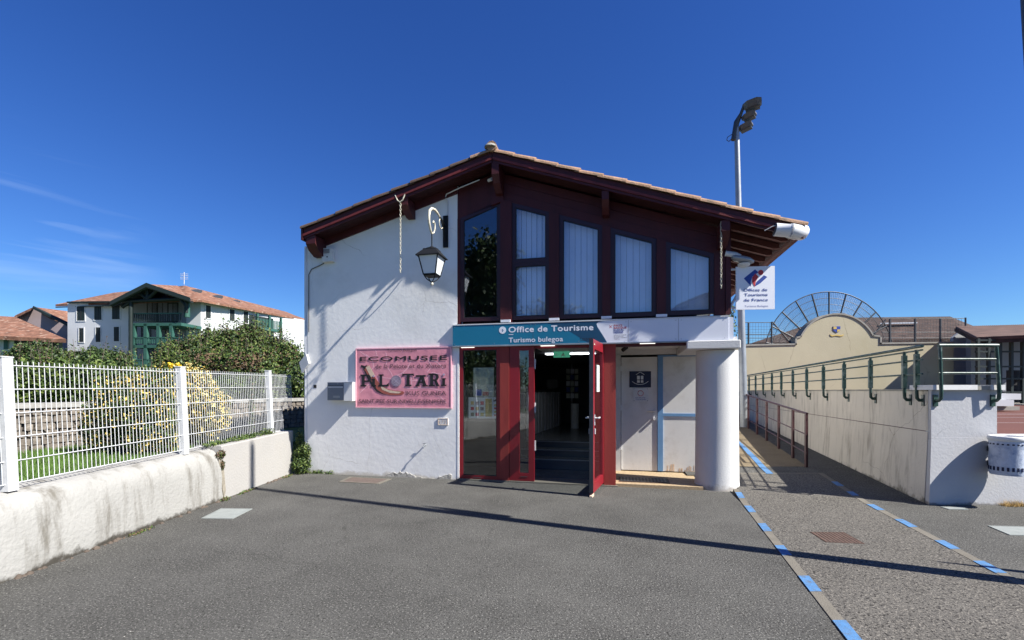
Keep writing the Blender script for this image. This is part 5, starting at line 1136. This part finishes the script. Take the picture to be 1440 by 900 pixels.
# terrace surface behind the wall is the court itself; green balustrade
gb = empty('green_balustrade', RW.w(0, 1.4, .05), 'green metal balustrade of three rails running back on the ramp wall', 'railing')
ys = [7.0, 8.1, 9.23, 10.36, 11.5, 12.65, 13.8, 14.9, 16.1, 17.3, 18.5, 19.8, 21.2, 22.6]
ss_ = [(Y - 6.48) / .957 for Y in ys] + [.20]
for s in ss_:
    p = MB().tube([RW.w(s, 1.44, -.002), RW.w(s, 1.44, .05), RW.w(s, 1.47, .075), RW.w(s, 1.55, .08), RW.w(s, 2.16, .08)], .024, 8); p.box(s - .03, s + .03, 1.36, 1.52, .0, .012, RW)
    p.box(s - .028, s + .028, 1.62, 2.10, .052, .108, RW); p.build('post', M_green, gb)
for z, r_ in ((2.20, .022), (2.145, .012), (2.01, .013), (1.81, .013)):
    MB().tube([RW.w(.05, z, .08), RW.w(17.5, z, .08)], r_, 8).build('rail', M_green, gb)
gf = empty('green_balustrade', (6.24, 6.44, 1.4), 'short green three rail guard on the white end wall beside the bin', 'railing')
for x in (5.84, 6.63):
    p = MB().tube([(x, 6.50, 1.44), (x, 6.42, 1.44), (x, 6.39, 1.47), (x, 6.385, 1.56), (x - (.04 if x > 6 else 0.02), 6.385, 2.17)], .022, 8); p.abox(x - .03, x + .03, 6.462, 6.482, 1.36, 1.52); p.build('post', M_green, gf)
for z, r_ in ((2.19, .026), (2.005, .016), (1.815, .016)): MB().tube([(5.80, 6.385, z), (6.61, 6.385, z)], r_, 8).build('rail', M_green, gf)
# handrail of the walkway
hr = empty('handrail', (5.58, 8.9, .1), 'low burgundy handrail with posts along the brown walkway', 'railing')
hy = [8.9, 9.75, 10.85, 12.0, 13.1, 14.3, 15.6, 17]
for Y in hy: MB().abox(hx(Y) - .022, hx(Y) + .022, Y - .022, Y + .022, slope_z(Y) - .05, slope_z(Y) + 1.0).build('post', M_ramprail, hr)
for dz, r_ in ((1.02, .022), (.62, .012), (.27, .012)): MB().tube([(hx(8.85), 8.85, slope_z(8.85) + dz), (hx(17), 17, slope_z(17) + dz)], r_, 8).build('rail', M_ramprail, hr)
# wall-mounted bin
bc = Vector((6.60, 6.25, 0)); bn = empty('litter_bin', (bc.x, bc.y, .43), 'round blue and white glazed litter bin hung on the low white wall', 'litter bin')
R_ = .190
MB().lathe((bc.x, bc.y, 0.46), [(R_ * .90, 0), (R_ * .93, .02), (R_ * .95, .08), (R_ * .94, .10), (R_ * .97, .20), (R_ * .93, .33), (R_ * .97, .38), (R_ * .97, .45)], 32).build('body', M_mosaic, bn)
MB().lathe((bc.x, bc.y, 0.91), [(R_ * .98, 0), (R_ * 1.04, .015), (R_ * 1.04, .05), (R_ * .98, .065), (R_ * .80, .065), (R_ * .78, .03), (R_ * .78, -.03)], 32, caps=False).build('rim', mat('white_glaze', (.66, .66, .64), .4, .1, 10), bn)
MB().lathe((bc.x, bc.y, 0.89), [(.001, 0), (R_ * .8, .0)], 24).build('liner', M_ink, bn)
for k in range(24):
    a = 2 * math.pi * k / 24; c = Vector((math.cos(a), math.sin(a), 0)); tq = Vector((-c.y, c.x, 0))
    for z, hh2, ww in ((.52, .05, .012), (.86, .018, .011)):
        b0 = Vector((bc.x, bc.y, z)) + c * (R_ * .955 if z < .6 else R_ * .972)
        MB().add([b0 - tq * ww, b0 + tq * ww, b0 + tq * ww + Vector((0, 0, hh2)), b0 - tq * ww + Vector((0, 0, hh2))] + [x + c * .004 for x in (b0 - tq * ww, b0 + tq * ww, b0 + tq * ww + Vector((0, 0, hh2)), b0 - tq * ww + Vector((0, 0, hh2)))], [(0, 1, 2, 3), (7, 6, 5, 4), (0, 4, 5, 1), (1, 5, 6, 2), (2, 6, 7, 3), (3, 7, 4, 0)]).build('tile', M_navy, bn)
MB().abox(bc.x - .05, bc.x + .05, bc.y + R_ - .03, 6.475, .55, .62).build('bracket', M_darksteel, bn); MB().abox(bc.x - .05, bc.x + .05, bc.y + R_ - .03, 6.475, .75, .82).build('bracket', M_darksteel, bn)
# straw tuft
n = 260; bx_ = RNG.uniform(6.70, 6.98, n); by_ = RNG.uniform(6.36, 6.45, n); pts = np.stack([bx_, by_, np.zeros(n)], 1); tip = pts + np.stack([RNG.normal(0, .06, n), RNG.normal(-.02, .03, n), RNG.uniform(.02, .11, n)], 1); wv = np.zeros((n, 3)); wv[:, 0] = .003
gm = MB(); gm.v = np.stack([pts - wv, pts + wv, tip], 1).reshape(-1, 3).tolist(); gm.f = np.arange(n * 3).reshape(-1, 3).tolist(); gm.mi = [0] * n
tag(gm.build_fast('dry_grass_tuft', M_bloom), 'tuft of dry straw coloured grass under the wall bin', 'grass tuft', kind='stuff')
# --- fronton
FY = 28.0; FF = Fr(0, FY, 1, 0)
fr_ = empty('pelota_wall', (20, FY, .9), 'cream pelota wall with a round raised centre and small crest', 'wall')
def fx(u): return (u - CU) / F * FY
def fz(v): return EYE + (CV - v) / F * FY
arcp = [(fx(1177) + 56 / F * FY * math.cos(a), fz(498.5) + 56 / F * FY * math.sin(a)) for a in np.linspace(math.radians(28), math.radians(152), 26)]
outl = [(fx(1028), .85), (fx(1341), .85), (fx(1341), fz(482.5)), (fx(1237), fz(484)), (fx(1237), fz(474)), (fx(1227), fz(473))] + arcp + [(fx(1127), fz(474)), (fx(1120), fz(476)), (fx(1120), fz(485)), (fx(1028), fz(487))]
MB().prism(outl, -.5, 0, FF).build('wall_face', M_fronton, fr_)
top = outl[2:]
cpm = MB()
for a, b in zip(top, top[1:]):
    p, q__ = Vector(a), Vector(b); d = (q__ - p).normalized(); nn = Vector((d.y, -d.x)) * .09
    cpm.prism([tuple(p), tuple(q__), tuple(q__ + nn), tuple(p + nn)], -.55, .05, FF)
cpm.build('coping', M_coping, fr_)
cr_ = empty('wall_crest', (fx(1176), FY - .05, fz(468)), 'small blue and gold painted crest with a ribbon on the cream wall', 'crest')
def sh(L_, m, n_, t=.03): MB().prism([(fx(a), fz(b)) for a, b in L_], .002, t, FF).build(n_, m, cr_)
sh([(1171, 459), (1181.5, 459), (1181, 465), (1176.3, 468), (1171.5, 465)], M_bluep, 'shield')
sh([(1171.5, 459.4), (1175.8, 459.4), (1175.8, 463), (1171.5, 463)], M_yellowp, 'gold_quarter', .04); sh([(1176.8, 463.4), (1181, 463.4), (1180.6, 465), (1176.8, 467.3)], M_yellowp, 'gold_quarter', .04)
sh([(1167, 470), (1170, 471.5), (1176, 470.5), (1183, 471.5), (1186, 470), (1185.5, 472.2), (1182, 473.2), (1176, 472.3), (1170, 473.2), (1167.5, 472.2)], M_yellowp, 'ribbon')
# mesh fan and fences above
mf = empty('ball_fence', (20, FY + .4, fz(484)), 'fan shaped steel ball fence above the cream wall', 'fence')
TF = Fr(0, FY + .45, 1, 0)
cx, cz_ = fx(1173), fz(500); 
for k in range(11):
    a = math.radians(12 + 15.6 * k); r0_, r1_ = 56 / F * FY, 92 / F * FY
    MB().tube([TF.w(cx + r0_ * math.cos(a), cz_ + r0_ * math.sin(a)), TF.w(cx + r1_ * math.cos(a), cz_ + r1_ * math.sin(a))], .045, 5).build('spoke', M_darksteel, mf)
for r_, w_ in ((92, .028), (83, .016), (74, .016), (65, .016)):
    MB().tube([TF.w(cx + r_ / F * FY * math.cos(a), cz_ + r_ / F * FY * math.sin(a)) for a in np.linspace(math.radians(10), math.radians(170), 40)], w_, 5).build('arc', M_darksteel, mf)
nm_ = MB()
for k in range(90):
    a = math.radians(14 + 152 * k / 89); nm_.tube([TF.w(cx + 58 / F * FY * math.cos(a), cz_ + 58 / F * FY * math.sin(a)), TF.w(cx + 92 / F * FY * math.cos(a), cz_ + 92 / F * FY * math.sin(a))], .007, 3, caps=False)
for r_ in np.linspace(59, 91, 22): nm_.tube([TF.w(cx + r_ / F * FY * math.cos(a), cz_ + r_ / F * FY * math.sin(a)) for a in np.linspace(math.radians(14), math.radians(166), 30)], .007, 3, caps=False)
for (u0, u1, v0, v1) in ((1048, 1096, 486, 452), (1250, 1368, 486, 446)):
    x0, x1, z0, z1 = fx(u0), fx(u1), fz(v0), fz(v1)
    for k in range(int((x1 - x0) / .17)): nm_.tube([TF.w(x0 + k * .17, z0), TF.w(x0 + k * .17, z1)], .007, 3, caps=False)
    for k in range(int((z1 - z0) / .17)): nm_.tube([TF.w(x0, z0 + k * .17), TF.w(x1, z0 + k * .17)], .007, 3, caps=False)
    for z in (z1, (z0 + z1) / 2, z0 + .5): MB().tube([TF.w(x0, z), TF.w(x1, z)], .022, 5).build('rail', M_darksteel, mf)
o = nm_.build('wire_mesh', M_darksteel, mf); o['kind'] = 'stuff'
for u, v1 in ((1058, 452), (1091, 451), (1260, 447), (1296, 446), (1332, 446), (1368, 445)): MB().tube([TF.w(fx(u), fz(486)), TF.w(fx(u), fz(v1))], .05, 5).build('post', M_darksteel, mf)
for (a, b, c, d) in ((1092, 451, 1120, 484), (1254, 448, 1232, 476)): MB().tube([TF.w(fx(a), fz(b)), TF.w(fx(c), fz(d))], .045, 5).build('brace', M_darksteel, mf)
# building behind the fronton
bb_ = empty('hall_building', (25, 44, .9), 'long white hall with a brown hipped roof behind the cream wall', 'building')
HY = 42
e0, e1, e2, e3 = P(1056, 484, HY), P(1366, 478, HY), P(1336, 445, 50), P(1165, 447, 50)
MB().slab([P(1058, 482, HY - 1), P(1372, 475, HY - 1), e2, e3], .3).build('roof', M_roof_brown, bb_)
MB().slab([P(1372, 475, HY - 1), P(1410, 475, 58), e2], .3).build('roof', M_roof_brown, bb_)
MB().abox((1068 - CU) / F * HY, (1340 - CU) / F * HY, HY, HY + 8, .9, EYE + (CV - 480) / F * HY).build('wall', M_farwall, bb_)
MB().slab([P(1238, 455.5, 45.6), P(1290, 454.5, 45.6), P(1290, 453, 46.4), P(1238, 454, 46.4)], .02).build('roof_window', M_greywall, bb_)
for u in range(1238, 1280, 7): MB().add([P(u, 477, HY - .1), P(u + 5, 477, HY - .1), P(u + 5, 486, HY - .1), P(u, 486, HY - .1), P(u, 477, HY + .02), P(u + 5, 477, HY + .02), P(u + 5, 486, HY + .02), P(u, 486, HY + .02)], [(0, 1, 2, 3), (0, 4, 5, 1), (1, 5, 6, 2), (2, 6, 7, 3), (3, 7, 4, 0)]).build('window', M_shutter, bb_)
# gallery right
ga = empty('spectator_gallery', (28, 24, .9), 'spectator gallery with a tiled roof and a green steel grille front', 'building')
gy = 23.0
MB().slab([P(1374, 477.5, 23.3), P(1520, 471, 21.5), P(1520, 455, 27), P(1342, 461.5, 28.2)], .2).build('roof', M_roof_brown, ga)
rb_ = MB()
for k in range(60):
    u0 = 1376 + k * 2.5; rb_.tube([P(u0, 476.0 - k * .10, 23.2 - k * .03), P(u0 - 30 + k * .4, 460.5 - k * .08, 28)], .085, 5)
o = rb_.build('roof_ribs', mat('weathered_roof_tile', (.105, .062, .048), .9, .5, 2), ga); o['kind'] = 'stuff'
MB().abox(26.6, 34, 27.2, 27.5, .9, 4.9).build('back_wall', M_greywall, ga)
MB().add([(26.6, 28.3, .9), (28.6, 28.3, .9), (28.6, 28.3, 4.3), (27.0, 28.3, 5.1), (26.6, 28.3, 4.8), (26.6, 28.5, .9), (28.6, 28.5, .9), (28.6, 28.5, 4.3), (27.0, 28.5, 5.1), (26.6, 28.5, 4.8)], [(0, 1, 2, 3, 4), (9, 8, 7, 6, 5)] + [(i, 5 + i, 5 + (i + 1) % 5, (i + 1) % 5) for i in range(5)]).build('gable_wall', mat('pale_grey_render', (.38, .39, .41), .9, .08, .8), ga)
MB().abox(23.9, 40, 21.0, 26.9, .9, .96).build('gallery_floor', M_coping, ga)
for u in (1375, 1390, 1406, 1422, 1438, 1455, 1475): x = (u - CU) / F * gy; MB().abox(x - .06, x + .06, gy - .06, gy + .06, .96, 4.15).build('post', M_shutter, ga)
for v in (478, 494, 515, 532, 551): MB().abox((1372 - CU) / F * gy, (1490 - CU) / F * gy, gy - .05, gy + .05, EYE + (CV - v) / F * gy - .06, EYE + (CV - v) / F * gy + .02).build('rail', M_shutter, ga)
MB().abox((1424 - CU) / F * gy, 36, gy + .2, gy + .3, 1.0, 2.6).build('dark_panel', M_ink, ga)
# step benches
be = empty('stepped_bench', (16, 15.3, .9), 'white concrete step bench beyond the end of the ramp wall', 'bench')
def bxp(u0, u1, v0, v1, Y0, Y1): return MB().abox((u0 - CU) / F * Y0, (u1 - CU) / F * Y0, Y0, Y1, EYE + (CV - v1) / F * Y0, EYE + (CV - v0) / F * Y0)
bxp(1385, 1436, 553.5, 562, 15.6, 16.2).build('upper_step', M_farwall, be); bxp(1385, 1426, 562.5, 571, 15.3, 15.9).build('lower_step', M_farwall, be); bxp(1385, 1434, 571.5, 577, 15.5, 16.1).build('base', M_coping, be)
# small trees / plants behind the column
plant('thin_tree', 'sparse leafy tree between the column and the steel light pole', 'tree', [(7.9, 17.2, 3.6, .35, .4, .9), (7.75, 17.0, 2.6, .3, .3, .5), (7.8, 17.1, 4.4, .3, .3, .5)], 1300, .05, [M_leafm, M_leafl, M_leafb], [.4, .4, .2], base_z=.4, stems=3, fill=.9, trunk_r=.04)
# --- tall light pole with floodlights
LPY = 14.7; lpx = (1046.5 - CU) / F * LPY
lp = empty('floodlight_pole', (lpx, LPY, slope_z(LPY)), 'tall galvanised pole carrying three floodlights beside the walkway', 'light pole')
topx = (1036.0 - CU) / F * LPY; tzp = EYE + (CV - 180) / F * LPY
MB().tube([(lpx, LPY, slope_z(LPY) - .05), ((lpx + topx) / 2, LPY, (tzp) / 2), (topx, LPY, tzp)], [.125, .10, .075], 14).build('pole', M_steel, lp)
bxm = MB().tube([P(1031, 197, 14.7), P(1036, 172, 14.7), P(1042, 160, 14.6), P(1047, 146, 14.5)], [.07, .09, .05, .04], 8); bxm.build('mounting_bar', M_darksteel, lp)
MB().tube([P(1029, 189, 14.7), P(1023, 193, 14.7), P(1022, 197, 14.7), P(1025, 199, 14.7), P(1029, 195, 14.7)], .012, 5).build('loose_cable', M_darksteel, lp)
def flood(u0, v0, u1, v1, hgt, Y, wd):
    a, b = P(u0, v0, Y), P(u1, v1, Y - .25); d = (b - a); L_ = d.length; d.normalize(); up = Vector((-.2, -.1, 1)); up = (up - d * up.dot(d)).normalized(); sd_ = d.cross(up)
    mb = MB(); prof = [(0, .35, .45, -.3), (.25, .9, .8, -.85), (.75, 1, .85, -.9), (1, .85, .45, -.45)]; vs = []
    for f, wf, tu, bu in prof:
        c = a + d * L_ * f
        vs += [c + sd_ * wd * wf + up * hgt * tu * .7, c - sd_ * wd * wf + up * hgt * tu * .7, c - sd_ * wd * wf * .8 + up * hgt * bu, c + sd_ * wd * wf * .8 + up * hgt * bu]
    mb.add(vs, [(0, 1, 2, 3), (15, 14, 13, 12)] + [(4 * i + k, 4 * i + (k + 1) % 4, 4 * i + 4 + (k + 1) % 4, 4 * i + 4 + k) for i in range(3) for k in range(4)])
    o = mb.build('floodlight', M_flood, lp)
    g2 = MB(); c0 = a + d * L_ * .15 - up * hgt * .95; c1 = a + d * L_ * .9 - up * hgt * .95; g2.add([c0 + sd_ * wd * .75, c0 - sd_ * wd * .75, c1 - sd_ * wd * .75, c1 + sd_ * wd * .75, c0 + sd_ * wd * .7 - up * .03, c0 - sd_ * wd * .7 - up * .03, c1 - sd_ * wd * .7 - up * .03, c1 + sd_ * wd * .7 - up * .03], [(0, 1, 2, 3), (7, 6, 5, 4), (0, 4, 5, 1), (1, 5, 6, 2), (2, 6, 7, 3), (3, 7, 4, 0)]); g2.build('lens', M_darksteel, o)
flood(1044, 151, 1071, 142, .135, 14.6, .25); flood(1043, 168, 1063, 158, .095, 14.7, .22); flood(1038, 183, 1058, 173, .095, 14.8, .22)
# --- tall pole just right of the frame (throws the long shadow)
sp_ = empty('street_lamp', (4.484, 3.727, 0), 'dark street lamp pole grazing the top right corner, throwing the long shadow', 'street lamp')
MB().tube([(4.464, 3.737, -.02), (4.414, 3.759, 1.2), (4.268, 3.822, 4.7), (4.082, 3.904, 9.3)], [.10, .095, .085, .06], 16).build('pole', M_darksteel, sp_)
MB().lathe((4.484, 3.727, 0), [(.14, 0), (.14, .03), (.11, .05)], 16).build('base_plate', M_darksteel, sp_)
MB().tube([(4.37, 3.90, 4.6), (4.34, 3.94, 5.4), (4.30, 3.97, 5.75)], [.06, .05, .012], 8).build('shadow_taper', M_darksteel, sp_)  # added unseen taper, shaped to cast the wedge beside the pole's shadow
bo = MB().tube([(5.35, 3.67, 0), (5.35, 3.67, .8), (5.35, 3.67, 1.50)], [.05, .045, .012], 12)
tag(bo.build('pointed_bollard', M_darksteel), 'slim pointed bollard right of the path whose thin shadow tip enters the photo', 'bollard')
# things behind the camera seen only in the window reflections
def tree(name, label, x, y, h, r, n=9000):
    bl2 = [(x + random.uniform(-.5, .5) * r, y + random.uniform(-.5, .5) * r, h * random.uniform(.45, .9), r * .55, r * .55, r * .5) for _ in range(9)] + [(x, y, h * .7, r * .7, r * .7, h * .3)]
    return plant(name, label, 'tree', bl2, n, .16, [M_leafd, M_leafm], [.65, .35], base_z=0, stems=5, trunk_r=.25, fill=.6)
plant('garden_hedge', 'tall dark hedge along the garden beside the camera, seen mirrored in the shop glass', 'hedge', [(-8.5 - .5 * math.sin(k), -9 + k * 1.5, 1.9 + .5 * math.sin(k * 2.1), 1.2, 1.2, 1.9) for k in range(10)], 26000, .08, [M_leafd, M_leafm], [.7, .3], base_z=.5, stems=6, fill=.5)
random.seed(21)
tree('broadleaf_tree', 'tall dark tree mirrored in the upper left window', -12.6, -13, 12.5, 3.2)
tree('broadleaf_tree', 'lower round tree mirrored in the lower half of the split window', -10.5, -22, 9.0, 3.0, 6000)
hb = empty('opposite_house', (2, -24, 0), 'house across the street mirrored along the bottom of the right windows', 'house')
HB = Fr(2, -20, 1, 0, flip=False); MB().abox(-4, 9, -30, -21, -.02, 6.2).build('wall', M_farwall, hb)
MB().slab([(-5, -20, 6.1), (-5, -31, 6.1), (2.5, -31, 8.9), (2.5, -20, 8.9)], .25).build('roof', M_roof_brown, hb); MB().slab([(10, -20, 6.1), (10, -31, 6.1), (2.5, -31, 8.9), (2.5, -20, 8.9)], .25).build('roof', M_roof_brown, hb)
for x in (-2, 1.5, 5):
    MB().abox(x, x + 1.1, -20.98, -20.9, 3.4, 5.0).build('window', M_shutter, hb)
MB().add([(-3.99, -21, 6.2), (8.99, -21, 6.2), (2.5, -21, 8.6), (-3.99, -30, 6.2), (8.99, -30, 6.2), (2.5, -30, 8.6)], [(0, 1, 2), (5, 4, 3), (0, 3, 4, 1), (1, 4, 5, 2), (2, 5, 3, 0)]).build('gable_wall', M_farwall, hb)
# far wooded edge that closes the horizon behind the houses
nf = 16000; ang = RNG.uniform(math.radians(12), math.radians(168), nf); rr2 = 120 + RNG.uniform(-8, 8, nf)
hz_ = 7 + 2.2 * np.sin(ang * 23) + 1.3 * np.sin(ang * 57 + 1)
pf = np.stack([rr2 * np.cos(ang), rr2 * np.sin(ang), hz_ * RNG.random(nf) ** .7], 1)
fw = leaves(pf, RNG.normal(0, 1, (nf, 3)), .9, [.5, .4, .1])
tag(fw.build_fast('far_woods', [M_leafd, M_leafm, M_leafl]), 'distant belt of trees closing the horizon behind the houses', 'woods', kind='stuff')
